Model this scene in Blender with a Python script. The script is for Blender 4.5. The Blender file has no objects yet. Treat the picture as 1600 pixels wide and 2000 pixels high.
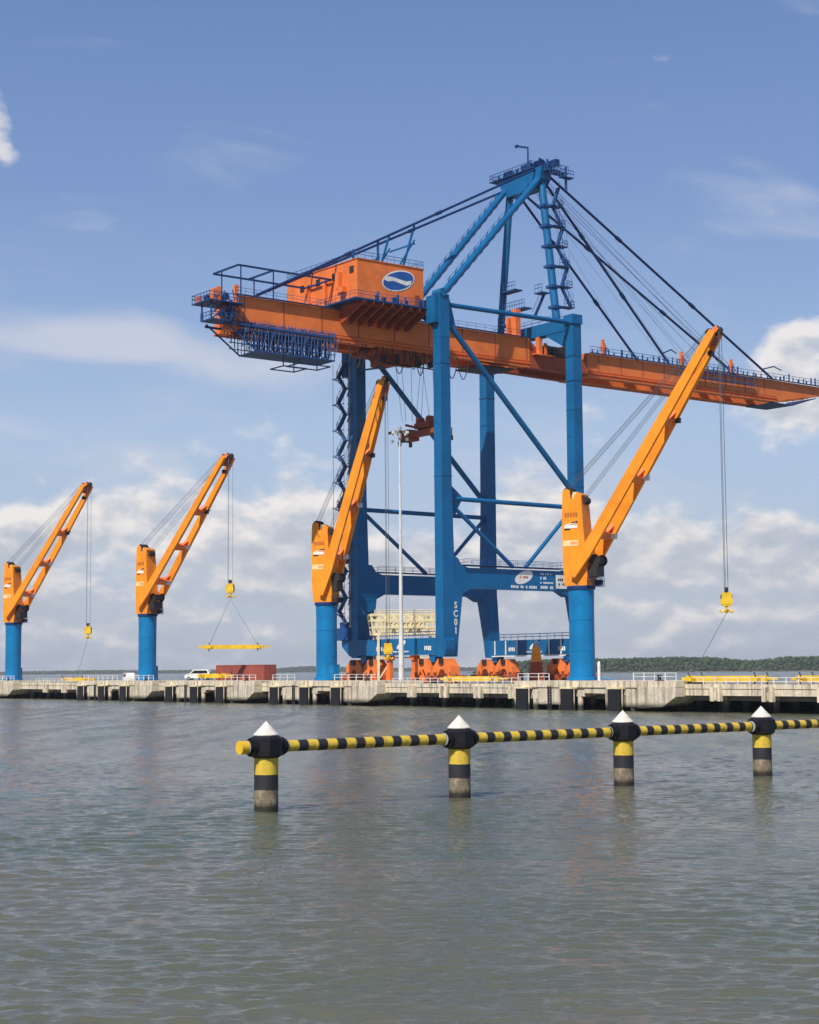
import bpy, math, random
from math import radians, cos, sin, pi, atan, hypot, sqrt
from mathutils import Vector, Matrix
random.seed(7)
scn = bpy.context.scene
col = scn.collection

# ---------------------------------------------------------------- camera
F_PX, CX, CY, CAM_H = 3300.0, 800.0, 1000.0, 5.7
PITCH, ROLL = atan(309 / F_PX), radians(0.45)
fw = Vector((0, cos(PITCH), sin(PITCH)))
up0 = Vector((0, -sin(PITCH), cos(PITCH)))
rt = Vector((1, 0, 0)) * cos(ROLL) - up0 * sin(ROLL)
up = Vector((1, 0, 0)) * sin(ROLL) + up0 * cos(ROLL)
cam = bpy.data.cameras.new('camera')
cam.sensor_fit = 'HORIZONTAL'; cam.sensor_width = 36.0
cam.lens = 36.0 * F_PX / 1600.0
cam.clip_start = 0.5; cam.clip_end = 40000
camo = bpy.data.objects.new('camera', cam)
M = Matrix.Identity(4)
for i in range(3):
    M[i][0] = rt[i]; M[i][1] = up[i]; M[i][2] = -fw[i]
M[0][3], M[1][3], M[2][3] = 0, 0, CAM_H
camo.matrix_world = M
col.objects.link(camo); scn.camera = camo

# ---------------------------------------------------------------- exposure
scn.view_settings.view_transform = 'Standard'
scn.view_settings.look = 'None'
scn.view_settings.exposure = 0.0
scn.view_settings.gamma = 1.0
try: scn.cycles.max_bounces = 6; scn.cycles.volume_bounces = 1
except Exception: pass

# ---------------------------------------------------------------- sun and sky
SUN_AZ = radians(207.0)        # compass-like: from +Y clockwise; the sun stands behind and left of the camera
SUN_EL = radians(47.0)
SUN_DIR = Vector((sin(SUN_AZ) * cos(SUN_EL), cos(SUN_AZ) * cos(SUN_EL), sin(SUN_EL)))
sl = bpy.data.lights.new('sun', 'SUN'); sl.energy = 4.9; sl.angle = radians(0.5); sl.color = (1.0, 0.93, 0.82)
so = bpy.data.objects.new('sun', sl)
so.rotation_euler = SUN_DIR.to_track_quat('Z', 'Y').to_euler()
so.location = (-60, -60, 120); col.objects.link(so)

world = bpy.data.worlds.new('World'); scn.world = world; world.use_nodes = True
WT = world.node_tree
for n in list(WT.nodes): WT.nodes.remove(n)

class NG:
    """tiny helper for node maths"""
    def __init__(s, tree): s.t = tree
    def node(s, typ, **kw):
        n = s.t.nodes.new(typ)
        for k, v in kw.items(): setattr(n, k, v)
        return n
    def put(s, sock, v):
        if v is None: return
        if hasattr(v, 'is_output'): s.t.links.new(v, sock)
        else:
            if sock.type == 'RGBA' and len(v) == 3: v = (*v, 1)
            sock.default_value = v
    def m(s, op, a, b=None, c=None, clamp=False):
        n = s.node('ShaderNodeMath', operation=op); n.use_clamp = clamp
        s.put(n.inputs[0], a)
        if b is not None: s.put(n.inputs[1], b)
        if c is not None: s.put(n.inputs[2], c)
        return n.outputs[0]
    def ss(s, x, a, b):
        n = s.node('ShaderNodeMapRange', interpolation_type='SMOOTHSTEP')
        s.put(n.inputs[0], x); s.put(n.inputs[1], a); s.put(n.inputs[2], b); return n.outputs[0]
    def mr(s, x, a, b, c, d):
        n = s.node('ShaderNodeMapRange'); n.clamp = True
        for i, v in enumerate((x, a, b, c, d)): s.put(n.inputs[i], v)
        return n.outputs[0]
    def xyz(s, x, y, z):
        n = s.node('ShaderNodeCombineXYZ')
        s.put(n.inputs[0], x); s.put(n.inputs[1], y); s.put(n.inputs[2], z); return n.outputs[0]
    def noise(s, vec, scale, detail=4, rough=0.5, dist=0.0):
        n = s.node('ShaderNodeTexNoise')
        s.put(n.inputs['Vector'], vec); s.put(n.inputs['Scale'], scale); s.put(n.inputs['Detail'], detail)
        s.put(n.inputs['Roughness'], rough); s.put(n.inputs['Distortion'], dist)
        return n.outputs[0]
    def mix(s, f, a, b, blend='MIX'):
        n = s.node('ShaderNodeMix', data_type='RGBA', blend_type=blend)
        s.put(n.inputs[0], f); s.put(n.inputs[6], a); s.put(n.inputs[7], b); return n.outputs[2]
    def ramp(s, f, stops):
        n = s.node('ShaderNodeValToRGB'); cr = n.color_ramp
        while len(cr.elements) > 1: cr.elements.remove(cr.elements[-1])
        cr.elements[0].position = stops[0][0]; cr.elements[0].color = (*stops[0][1], 1)
        for p, c in stops[1:]:
            e = cr.elements.new(p); e.color = (*c, 1)
        s.put(n.inputs[0], f); return n.outputs[0]

def srgb(r, g, b):
    def f(c):
        c /= 255.0
        return c / 12.92 if c <= 0.04045 else ((c + 0.055) / 1.055) ** 2.4
    return (f(r), f(g), f(b))

g = NG(WT)
skyn = g.node('ShaderNodeTexSky', sky_type='NISHITA')
skyn.sun_disc = False; skyn.sun_elevation = SUN_EL; skyn.sun_rotation = SUN_AZ
skyn.air_density = 1.0; skyn.dust_density = 0.6; skyn.ozone_density = 2.0; skyn.altitude = 0
SKY_STR = 0.10
tc = g.node('ShaderNodeTexCoord')
sep = g.node('ShaderNodeSeparateXYZ'); g.put(sep.inputs[0], tc.outputs['Generated'])
dx, dy, dz = sep.outputs
el = g.m('MULTIPLY', g.m('ARCSINE', dz), 57.2958)            # degrees of elevation
az = g.m('MULTIPLY', g.m('ARCTAN2', dx, dy), 57.2958)        # degrees right of +Y
lin = lambda *c: srgb(*c)
elr = g.mr(el, 0, 60, 0, 1)
tint = g.ramp(elr, [(0.0, lin(187, 193, 208)), (0.05, lin(183, 197, 218)), (0.135, lin(174, 196, 227)), (0.20, lin(147, 174, 217)), (0.265, lin(127, 156, 207)), (0.375, lin(107, 138, 192)), (0.65, lin(80, 114, 174)), (1.0, lin(58, 92, 155))])
skyc = g.mix(0.85, g.mix(1.0, skyn.outputs[0], (SKY_STR,) * 3, 'MULTIPLY'), tint)
# clouds: fields in azimuth / elevation degrees
def blob(caz, cel, raz, rel):
    a = g.m('DIVIDE', g.m('SUBTRACT', az, caz), raz); b = g.m('DIVIDE', g.m('SUBTRACT', el, cel), rel)
    d = g.m('ADD', g.m('MULTIPLY', a, a), g.m('MULTIPLY', b, b))
    return g.m('POWER', 2.718, g.m('MULTIPLY', d, -1.0))
def cfield(daz, del_):
    v = g.xyz(g.m('ADD', az, daz), g.m('MULTIPLY', g.m('ADD', el, del_), 1.7), 3.3)
    big = g.noise(v, 0.20, 2, 0.5); fine = g.noise(v, 0.75, 6, 0.52, 0.15)
    return g.m('ADD', g.m('MULTIPLY', big, 0.60), g.m('MULTIPLY', fine, 0.40))
n0 = cfield(0.0, 0.0); soft = g.noise(g.xyz(az, g.m('MULTIPLY', el, 2.2), 5.0), 0.35, 4, 0.55)
n1 = cfield(-0.25, 0.45)
bank_top = g.m('ADD', g.m('MULTIPLY', g.noise(g.xyz(az, 0.0, 9.1), 0.16, 2, 0.5), 5.0), 2.9)
bank = g.m('SUBTRACT', 1.0, g.ss(g.m('SUBTRACT', el, bank_top), -1.5, 1.0))
bias = g.m('SUBTRACT', g.m('ADD', g.m('MULTIPLY', bank, 0.21), -0.06), g.m('MULTIPLY', g.ss(el, 7.0, 10.0), 0.10))
for (ca, ce, ra, re, k) in ((-11.3, 5.4, 2.2, 1.2, .20), (-8.4, 5.6, 2.4, 1.1, .17), (-13.4, 4.0, 1.8, 1.4, .12), (-3.5, 5.4, 1.2, 1.1, .20), (-3.0, 4.0, 2.0, 1.2, .12), (4.6, 5.2, 1.9, 1.2, .24), (5.6, 3.6, 2.6, 1.3, .14), (8.6, 4.8, 1.8, .9, .14),
                            (13.3, 10.4, 1.7, 1.4, .44), (14.0, 8.8, 2.4, 1.4, .38), (13.4, 4.2, 1.8, 1.0, .20), (10.5, 4.0, 2.0, 1.0, .10),
                            (-14.2, 18.0, 0.9, 1.4, .28), (-13.7, 16.9, .6, .6, .20), (13.0, 15.2, 1.6, .9, .10),
                            (0.3, 5.4, 1.5, 1.5, -.16), (20, 6, 4, 3, .2), (-22, 6, 5, 3, .2)):
    bias = g.m('ADD', bias, g.m('MULTIPLY', blob(ca, ce, ra, re), k))
cov = g.m('MULTIPLY', g.ss(g.m('ADD', n0, bias), 0.50, 0.69), g.mr(el, 0.0, 16.0, 0.97, 0.80))
lit = g.m('MULTIPLY', g.m('SUBTRACT', n0, n1), 4.6)
shade = g.m('ADD', g.m('ADD', lit, g.mr(g.m('SUBTRACT', g.m('ADD', n0, bias), 0.62), 0.0, 0.22, 0.22, -0.05)), g.mr(el, 1.8, 6.0, 0.02, 0.68), clamp=True)
ccol = g.ramp(shade, [(0.0, srgb(184, 191, 204)), (0.35, srgb(196, 201, 211)), (0.62, srgb(219, 218, 221)), (1.0, srgb(246, 240, 236))])
# thin cirrus, streaked, and soft milky patches
va = g.xyz(g.m('ADD', az, g.m('MULTIPLY', el, 0.5)), g.m('MULTIPLY', g.m('ADD', el, g.m('MULTIPLY', az, 0.06)), 3.0), 1.0)
ci = g.noise(va, 0.16, 6, 0.5, 0.5)
cib = g.m('ADD', g.m('MULTIPLY', blob(-11.0, 11.0, 7.0, 1.1), 0.44), g.m('MULTIPLY', blob(-5.5, 10.2, 4.0, 0.9), 0.14))
cib = g.m('ADD', cib, g.m('MULTIPLY', blob(2.0, 7.5, 30.0, 2.5), 0.10))
cib = g.m('ADD', cib, g.m('MULTIPLY', blob(-9.5, 7.4, 1.8, .7), 0.14))
cib = g.m('ADD', cib, g.m('MULTIPLY', blob(13.0, 14.8, 2.5, 1.2), 0.13))
cic = g.m('MULTIPLY', g.ss(g.m('ADD', ci, cib), 0.56, 0.98), 0.80)
back = g.node('ShaderNodeBackground'); 
fin = g.mix(cic, skyc, srgb(206, 210, 224))
fin = g.mix(cov, fin, ccol)
g.put(back.inputs[0], fin); back.inputs[1].default_value = 1.0
wo = g.node('ShaderNodeOutputWorld'); WT.links.new(back.outputs[0], wo.inputs[0])

# ---------------------------------------------------------------- quay frame
# local frame of the whole quay: X runs landward (b), Y runs along the quay (q)
ANG = radians(37.359123)
bx, by = cos(ANG), sin(ANG)
P0 = (44.0912, 210.2348)
ZD = 3.4                      # deck level above the water
SB = 81.615                   # gantry crane's nearest leg along the quay
def Q(w, s, z=0.0): return Vector((P0[0] + bx * w - by * s, P0[1] + by * w + bx * s, z))

# ---------------------------------------------------------------- mesh helper
class MB:
    def __init__(s): s.v = []; s.f = []; s.sm = []; s.mi = []; s.cur = 0
    def face(s, idx, smooth=False): s.f.append(idx); s.sm.append(smooth); s.mi.append(s.cur)
    def mat(s, i): s.cur = i; return s
    def box8(s, p):
        b = len(s.v); s.v += [tuple(q) for q in p]
        for f in ((0, 3, 2, 1), (4, 5, 6, 7), (0, 1, 5, 4), (1, 2, 6, 5), (2, 3, 7, 6), (3, 0, 4, 7)):
            s.face([b + i for i in f])
        return s
    def box(s, x0, x1, y0, y1, z0, z1):
        return s.box8([(x0, y0, z0), (x1, y0, z0), (x1, y1, z0), (x0, y1, z0), (x0, y0, z1), (x1, y0, z1), (x1, y1, z1), (x0, y1, z1)])
    def loft(s, secs):
        """secs: (z, x0, x1, y0, y1)"""
        for (a, b) in zip(secs[:-1], secs[1:]):
            z0, x0, x1, y0, y1 = a; z1, X0, X1, Y0, Y1 = b
            s.box8([(x0, y0, z0), (x1, y0, z0), (x1, y1, z0), (x0, y1, z0), (X0, Y0, z1), (X1, Y0, z1), (X1, Y1, z1), (X0, Y1, z1)])
        return s
    def beam(s, p0, p1, w, h, upv=(0, 0, 1), w1=None, h1=None):
        p0 = Vector(p0); p1 = Vector(p1); d = (p1 - p0).normalized(); u = Vector(upv)
        if abs(d.dot(u)) > 0.98: u = Vector((1, 0, 0))
        sx = d.cross(u).normalized(); uy = sx.cross(d).normalized()
        w1 = w if w1 is None else w1; h1 = h if h1 is None else h1
        A = [p0 + sx * a * w / 2 + uy * b * h / 2 for a, b in ((-1, -1), (1, -1), (1, 1), (-1, 1))]
        B = [p1 + sx * a * w1 / 2 + uy * b * h1 / 2 for a, b in ((-1, -1), (1, -1), (1, 1), (-1, 1))]
        return s.box8(A + B)
    def tube(s, p0, p1, r, n=8, r1=None, caps=True):
        p0 = Vector(p0); p1 = Vector(p1); d = (p1 - p0).normalized()
        u = Vector((0, 0, 1)) if abs(d.z) < 0.9 else Vector((1, 0, 0))
        sx = d.cross(u).normalized(); uy = sx.cross(d).normalized(); r1 = r if r1 is None else r1
        b = len(s.v)
        for P, R in ((p0, r), (p1, r1)):
            for k in range(n):
                a = 2 * pi * k / n; s.v.append(tuple(P + (sx * cos(a) + uy * sin(a)) * R))
        for k in range(n):
            k2 = (k + 1) % n; s.face([b + k, b + k2, b + n + k2, b + n + k], n > 5)
        if caps:
            c = len(s.v); s.v += s.v[b:b + 2 * n]
            s.face([c + n - 1 - k for k in range(n)]); s.face([c + n + k for k in range(n)])
        return s
    def path(s, pts, r, n=5):
        for a, b in zip(pts[:-1], pts[1:]): s.tube(a, b, r, n, caps=False)
        return s
    def lathe(s, prof, n=24, cx=0, cy=0, sharp=True):
        """prof: (r, z) upward; each band gets its own vertices so edges stay crisp"""
        for (r0, z0), (r1, z1) in zip(prof[:-1], prof[1:]):
            b = len(s.v)
            for r, z in ((r0, z0), (r1, z1)):
                for k in range(n):
                    a = 2 * pi * k / n; s.v.append((cx + cos(a) * r, cy + sin(a) * r, z))
            for k in range(n):
                k2 = (k + 1) % n; s.face([b + k, b + k2, b + n + k2, b + n + k], True)
        return s
    def prism(s, poly, y0, y1, ax='y'):
        """poly of (x, z) extruded along y (or of (y, z) along x)"""
        n = len(poly); b = len(s.v)
        for t in (y0, y1):
            for p in poly: s.v.append((p[0], t, p[1]) if ax == 'y' else (t, p[0], p[1]))
        s.face([b + k for k in range(n)]); s.face([b + n + n - 1 - k for k in range(n)])
        for k in range(n):
            k2 = (k + 1) % n; s.face([b + k, b + n + k, b + n + k2, b + k2])
        return s
    def rail(s, pts, h=1.1, step=2.0, r=0.035):
        for a, b in zip(pts[:-1], pts[1:]):
            a = Vector(a); b = Vector(b); L = (b - a).length; n = max(1, int(L / step))
            for i in range(n + 1):
                p = a.lerp(b, i / n); s.tube(p, p + Vector((0, 0, h)), r, 4, caps=False)
            for hh in (h, h * 0.55): s.tube(a + Vector((0, 0, hh)), b + Vector((0, 0, hh)), r, 4, caps=False)
        return s
    def build(s, name, mats, parent=None, off=(0, 0, 0)):
        me = bpy.data.meshes.new(name)
        ox, oy, oz = off
        me.from_pydata([(x + ox, y + oy, z + oz) for x, y, z in s.v], [], s.f)
        if not isinstance(mats, (list, tuple)): mats = [mats]
        for m in mats: me.materials.append(m)
        me.polygons.foreach_set('use_smooth', s.sm)
        me.polygons.foreach_set('material_index', s.mi)
        import bmesh
        bm = bmesh.new(); bm.from_mesh(me); bmesh.ops.recalc_face_normals(bm, faces=bm.faces); bm.to_mesh(me); bm.free()
        me.update()
        o = bpy.data.objects.new(name, me); col.objects.link(o)
        if parent is not None: o.parent = parent
        return o

def tag(o, label=None, cat=None, group=None, kind=None):
    if label: o['label'] = label
    if cat: o['category'] = cat
    if group: o['group'] = group
    if kind: o['kind'] = kind
    return o
def thing(name, loc, rz, label, cat, group=None):
    o = bpy.data.objects.new(name, None); o.empty_display_size = 0.5
    o.location = loc; o.rotation_euler = (0, 0, rz); col.objects.link(o)
    return tag(o, label, cat, group, 'thing')
def copy_tree(o, parent=None):
    c = o.copy(); col.objects.link(c); c.parent = parent
    for ch in [x for x in bpy.data.objects if x.parent == o]: copy_tree(ch, c)
    return c

# ---------------------------------------------------------------- materials
def mat_new(name):
    m = bpy.data.materials.new(name); m.use_nodes = True
    t = m.node_tree; b = t.nodes['Principled BSDF']; return m, NG(t), b
def paint(name, c, rough=0.45, wear=0.15, grime=(0.10, 0.07, 0.05), gscale=0.35, metallic=0.0, vcol=0.08, spec=0.28):
    m, n, b = mat_new(name)
    tcn = n.node('ShaderNodeTexCoord'); ob = tcn.outputs['Object']
    v1 = n.noise(ob, gscale, 5, 0.6)
    st = n.node('ShaderNodeMapping'); n.put(st.inputs[0], ob); st.inputs['Scale'].default_value = (2.2, 2.2, 0.12)
    v2 = n.noise(st.outputs[0], 1.0, 4, 0.6)
    c2 = tuple(max(0, x * (1 - vcol * 2.2)) for x in c); c3 = tuple(min(1, x * (1 + vcol)) for x in c)
    cc = n.mix(n.ss(v1, 0.3, 0.7), c2, c3)
    cc = n.mix(n.m('MULTIPLY', n.ss(v2, 0.56, 0.80), wear), cc, grime)
    v4 = n.noise(ob, 1.7, 6, 0.7)
    cc = n.mix(n.m('MULTIPLY', n.ss(v4, 0.60, 0.74), wear * 0.8), cc, tuple(0.5 * x for x in grime))
    n.put(b.inputs['Base Color'], cc)
    n.put(b.inputs['Roughness'], n.mr(v1, 0.2, 0.8, rough * 0.85, min(1, rough * 1.25)))
    b.inputs['Metallic'].default_value = metallic
    b.inputs['Specular IOR Level'].default_value = spec
    return m
M_ = {}
M_['blue'] = paint('blue_paint', (0.003, 0.185, 0.44), 0.42, 0.22, (0.02, 0.05, 0.09), 0.25)
M_['gblue'] = paint('gantry_blue_paint', (0.004, 0.122, 0.31), 0.40, 0.22, (0.015, 0.04, 0.08), 0.2)
M_['navy'] = paint('dark_blue_paint', (0.006, 0.035, 0.14), 0.5, 0.2, (0.01, 0.02, 0.04), 0.3)
M_['stair'] = paint('stair_grey_blue_paint', (0.05, 0.11, 0.26), 0.5, 0.2, (0.02, 0.03, 0.05), 0.3)
M_['cage'] = paint('catwalk_blue_paint', (0.012, 0.075, 0.24), 0.5, 0.2, (0.01, 0.02, 0.04), 0.3)
M_['yorange'] = paint('yellow_orange_paint', (0.90, 0.295, 0.014), 0.5, 0.35, (0.45, 0.15, 0.03), 0.3)
M_['orange'] = paint('orange_paint', (0.80, 0.20, 0.045), 0.5, 0.35, (0.32, 0.09, 0.04), 0.3)
M_['rusto'] = paint('rust_orange_paint', (0.36, 0.075, 0.030), 0.6, 0.5, (0.12, 0.04, 0.03), 0.5)
M_['yellow'] = paint('yellow_paint', (0.78, 0.50, 0.03), 0.5, 0.35, (0.30, 0.20, 0.04), 1.0)
M_['pyellow'] = paint('pale_yellow_paint', (0.80, 0.69, 0.42), 0.6, 0.4, (0.35, 0.25, 0.10), 0.8)
M_['white'] = paint('white_paint', (0.78, 0.77, 0.74), 0.5, 0.3, (0.4, 0.36, 0.30), 0.8)
M_['cream'] = paint('cream_paint', (0.82, 0.66, 0.36), 0.5, 0.1)
M_['grey'] = paint('galvanised_steel', (0.42, 0.44, 0.44), 0.45, 0.3, (0.25, 0.22, 0.2), 0.6, 0.3)
M_['mast'] = paint('mast_pale_paint', (0.66, 0.66, 0.63), 0.5, 0.3, (0.4, 0.38, 0.34), 0.5)
M_['dark'] = paint('dark_machinery', (0.035, 0.028, 0.030), 0.5, 0.3, (0.10, 0.05, 0.03), 1.2)
M_['rope'] = paint('steel_rope', (0.12, 0.13, 0.15), 0.5, 0.0)
M_['rubber'] = paint('black_rubber', (0.016, 0.016, 0.020), 0.6, 0.4, (0.06, 0.06, 0.05), 1.2)
M_['red'] = paint('container_red_paint', (0.36, 0.095, 0.070), 0.6, 0.6, (0.20, 0.10, 0.08), 0.6)
M_['glass'] = paint('dark_glass', (0.012, 0.016, 0.02), 0.08, 0.0)
M_['logo_blue'] = paint('logo_blue', (0.02, 0.10, 0.36), 0.5, 0.05)
M_['letter_brown'] = paint('letter_brown', (0.42, 0.12, 0.02), 0.5, 0.05)

def concrete(name, c, stain=(0.20, 0.165, 0.12), wet=True):
    m, n, b = mat_new(name)
    tcn = n.node('ShaderNodeTexCoord'); ob = tcn.outputs['Object']
    geo = n.node('ShaderNodeNewGeometry'); sp = n.node('ShaderNodeSeparateXYZ'); n.put(sp.inputs[0], geo.outputs['Position'])
    v1 = n.noise(ob, 0.5, 6, 0.65); v3 = n.noise(ob, 4.0, 4, 0.6)
    mp = n.node('ShaderNodeMapping'); n.put(mp.inputs[0], ob); mp.inputs['Scale'].default_value = (1.6, 1.6, 0.10)
    v2 = n.noise(mp.outputs[0], 1.0, 4, 0.6)
    cc = n.mix(n.ss(v1, 0.25, 0.75), tuple(x * 0.78 for x in c), tuple(min(1, x * 1.1) for x in c))
    cc = n.mix(n.m('MULTIPLY', n.ss(v2, 0.47, 0.66), 0.72), cc, stain)
    cc = n.mix(n.m('MULTIPLY', n.ss(v3, 0.48, 0.68), 0.45), cc, stain)
    if wet:   # tide mark: weed and damp close to the water
        zz = n.m('ADD', sp.outputs[2], n.m('MULTIPLY', v1, 0.7))
        cc = n.mix(n.m('SUBTRACT', 1.0, n.ss(zz, 0.85, 1.75)), cc, (0.045, 0.04, 0.03))
    n.put(b.inputs['Base Color'], cc); b.inputs['Roughness'].default_value = 0.85
    bp = n.node('ShaderNodeBump'); bp.inputs['Strength'].default_value = 0.5; bp.inputs['Distance'].default_value = 0.03
    n.put(bp.inputs['Height'], v3); n.put(b.inputs['Normal'], bp.outputs[0])
    return m
M_['conc'] = concrete('pale_concrete', (0.68, 0.60, 0.47))
M_['conc2'] = concrete('warm_concrete', (0.76, 0.66, 0.50))
M_['slab'] = concrete('deck_concrete', (0.42, 0.40, 0.36), wet=False)
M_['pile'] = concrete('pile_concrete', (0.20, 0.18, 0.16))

def striped(name, axis, period, c0, c1, frac, phase=0.0, fade=False):
    """painted bands along an object axis, with chips and dirt"""
    m, n, b = mat_new(name)
    tcn = n.node('ShaderNodeTexCoord'); sp = n.node('ShaderNodeSeparateXYZ'); n.put(sp.inputs[0], tcn.outputs['Object'])
    nz = n.noise(tcn.outputs['Object'], 9.0, 3, 0.6)
    t = n.m('ADD', sp.outputs[axis], n.m('MULTIPLY', n.m('SUBTRACT', nz, 0.5), 0.03))
    fr = n.m('FRACT', n.m('ADD', n.m('DIVIDE', t, period), phase))
    k = n.m('GREATER_THAN', fr, frac)
    v = n.noise(tcn.outputs['Object'], 3.0, 5, 0.65)
    a = n.mix(n.m('MULTIPLY', n.ss(v, 0.46, 0.70), 0.7), c0, tuple(x * 0.45 for x in c0))
    cc = n.mix(k, a, c1)
    n.put(b.inputs['Base Color'], cc); b.inputs['Roughness'].default_value = 0.55
    return m
YEL = (0.68, 0.475, 0.045); BLK = (0.018, 0.017, 0.022)

# water
def water_mat():
    m, n, b = mat_new('sea_water')
    geo = n.node('ShaderNodeNewGeometry'); pos = geo.outputs['Position']
    def mp(ang, sx, sy):
        q = n.node('ShaderNodeMapping'); q.vector_type = 'POINT'
        q.inputs['Rotation'].default_value = (0, 0, radians(ang)); q.inputs['Scale'].default_value = (sx, sy, 1)
        n.put(q.inputs[0], pos); return q.outputs[0]
    h = n.m('MULTIPLY', n.noise(mp(5, 0.55, 1.9), 1.3, 4, 0.6, 0.25), 0.30)
    h = n.m('ADD', h, n.m('MULTIPLY', n.noise(mp(-8, 0.6, 1.8), 4.0, 4, 0.65, 0.2), 0.15))
    h = n.m('ADD', h, n.m('MULTIPLY', n.noise(mp(12, 0.7, 1.7), 10.0, 3, 0.6, 0.2), 0.045))
    bp = n.node('ShaderNodeBump'); bp.inputs['Strength'].default_value = 1.0; bp.inputs['Distance'].default_value = 0.20
    n.put(bp.inputs['Height'], h)
    patch = n.noise(mp(4, 0.5, 1.0), 0.045, 4, 0.6, 0.8)
    cc = n.mix(n.ss(patch, 0.35, 0.65), (0.082, 0.102, 0.066), (0.118, 0.116, 0.084))
    n.put(b.inputs['Base Color'], cc)
    spy = n.node('ShaderNodeSeparateXYZ'); n.put(spy.inputs[0], pos)
    streak = n.noise(mp(3, 0.55, 0.085), 0.55, 5, 0.65, 0.2); streak2 = n.noise(mp(-2, 0.10, 0.03), 0.6, 3, 0.6, 0.4)
    rg = n.mr(spy.outputs[1], 45.0, 230.0, 0.05, 0.24)
    rv = n.m('MULTIPLY', n.m('SUBTRACT', n.m('ADD', n.m('MULTIPLY', streak, 0.6), n.m('MULTIPLY', streak2, 0.4)), 0.5), n.mr(spy.outputs[1], 40.0, 160.0, 0.15, 0.95))
    n.put(b.inputs['Roughness'], n.m('MAXIMUM', n.m('ADD', rg, rv), 0.04))   # open water is choppier than the lee by the camera
    n.t.nodes['Principled BSDF'].subsurface_method = 'BURLEY'; b.inputs['Subsurface Weight'].default_value = 1.0; b.inputs['Subsurface Radius'].default_value = (1.0, 1.2, 0.9); b.inputs['Subsurface Scale'].default_value = 0.9
    b.inputs['IOR'].default_value = 1.333
    n.put(b.inputs['Normal'], bp.outputs[0])
    return m
M_['water'] = water_mat()

# ---------------------------------------------------------------- water and land
import numpy as np
def water_mesh():
    R = 11900.0; rng = np.random.RandomState(11)
    rows = [14.0]
    while rows[-1] < 11800:
        Y = rows[-1]; rows.append(Y + min(max(0.055, 0.32 * Y * Y / 9700.0 if Y < 240 else 1.3 * Y * Y / 9700.0), 900.0))
    rows[-1] = R; ys = np.array(rows)
    t_in = np.linspace(-0.33, 0.33, 560); ts = np.concatenate([[-1.0, -.85, -.7, -.6, -.52, -.46, -.41, -.37], t_in, [.37, .41, .46, .52, .6, .7, .85, 1.0]])
    Y, T = np.meshgrid(ys, ts, indexing='ij'); X = T * Y
    dY = np.gradient(ys)[:, None] * np.ones_like(X); dX = np.gradient(ts)[None, :] * Y
    Z = np.zeros_like(X)
    lam = np.exp(rng.uniform(np.log(0.20), np.log(2.0), 130))
    for L in lam:
        th = rng.normal(0, 0.36) + 0.10; kx, ky = np.sin(th) * 2 * np.pi / L, np.cos(th) * 2 * np.pi / L
        samp = np.abs(kx) * dX + np.abs(ky) * dY
        att = np.maximum(np.clip((2.4 - samp) / 1.4, 0, 1), np.clip((Y - 45) / 60, 0, 0.62))
        a = WAVE * L * (0.35 if L > 1.3 else (0.9 if L > .7 else 1.5))
        Z += a * att * np.sin(kx * X + ky * Y + rng.uniform(0, 6.28))
    gust = 0.75 + 0.35 * np.sin(X * 0.11 + 1.3 * np.sin(Y * .05)) * np.sin(Y * 0.07 + 0.8)
    Z *= gust
    edge = np.clip((1.0 - np.abs(T)) / 0.12, 0, 1) * np.clip((Y - 14) / 6, 0, 1); Z *= edge
    nr, nc = X.shape
    V = np.stack([X, Y, Z], -1).reshape(-1, 3)
    idx = np.arange(nr * nc).reshape(nr, nc)
    F = np.stack([idx[:-1, :-1], idx[:-1, 1:], idx[1:, 1:], idx[1:, :-1]], -1).reshape(-1, 4)
    n0_ = len(V); ex = np.array([(-R, 14, 0), (-14, 14, 0), (14, 14, 0), (R, 14, 0), (-R, -R, 0), (-14, -R, 0), (14, -R, 0), (R, -R, 0), (-R, R, 0), (R, R, 0)], float)
    V = np.concatenate([V, ex]); q = lambda *a: [n0_ + k for k in a]
    F = F.tolist() + [q(4, 5, 1, 0), q(5, 6, 2, 1), q(6, 7, 3, 2), q(0, 1, 8), q(2, 3, 9)]
    me = bpy.data.meshes.new('water'); me.from_pydata(V.tolist(), [], F); me.materials.append(M_['water'])
    me.polygons.foreach_set('use_smooth', [True] * len(F)); me.update()
    o = bpy.data.objects.new('water', me); col.objects.link(o); return o
WAVE = 0.0050
tag(water_mesh(), 'murky green grey harbour water with small ripples', None, None, 'structure')

def px2x(px, Y): return (px - 800) / 3314.0 * Y

def forest_mat(name, c0, c1):
    m, n, b = mat_new(name)
    tcn = n.node('ShaderNodeTexCoord')
    v = n.noise(tcn.outputs['Object'], 0.06, 5, 0.7); v2 = n.noise(tcn.outputs['Object'], 0.6, 4, 0.7)
    cc = n.mix(n.ss(n.m('ADD', n.m('MULTIPLY', v, 0.6), n.m('MULTIPLY', v2, 0.4)), 0.36, 0.64), c0, c1)
    n.put(b.inputs['Base Color'], cc); b.inputs['Roughness'].default_value = 0.9
    b.inputs['Specular IOR Level'].default_value = 0.1
    return m
M_['forest'] = forest_mat('mangrove_leaves', (0.022, 0.040, 0.018), (0.075, 0.105, 0.045))
M_['mud'] = paint('mud_bank', (0.16, 0.13, 0.09), 0.9, 0.3)

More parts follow.
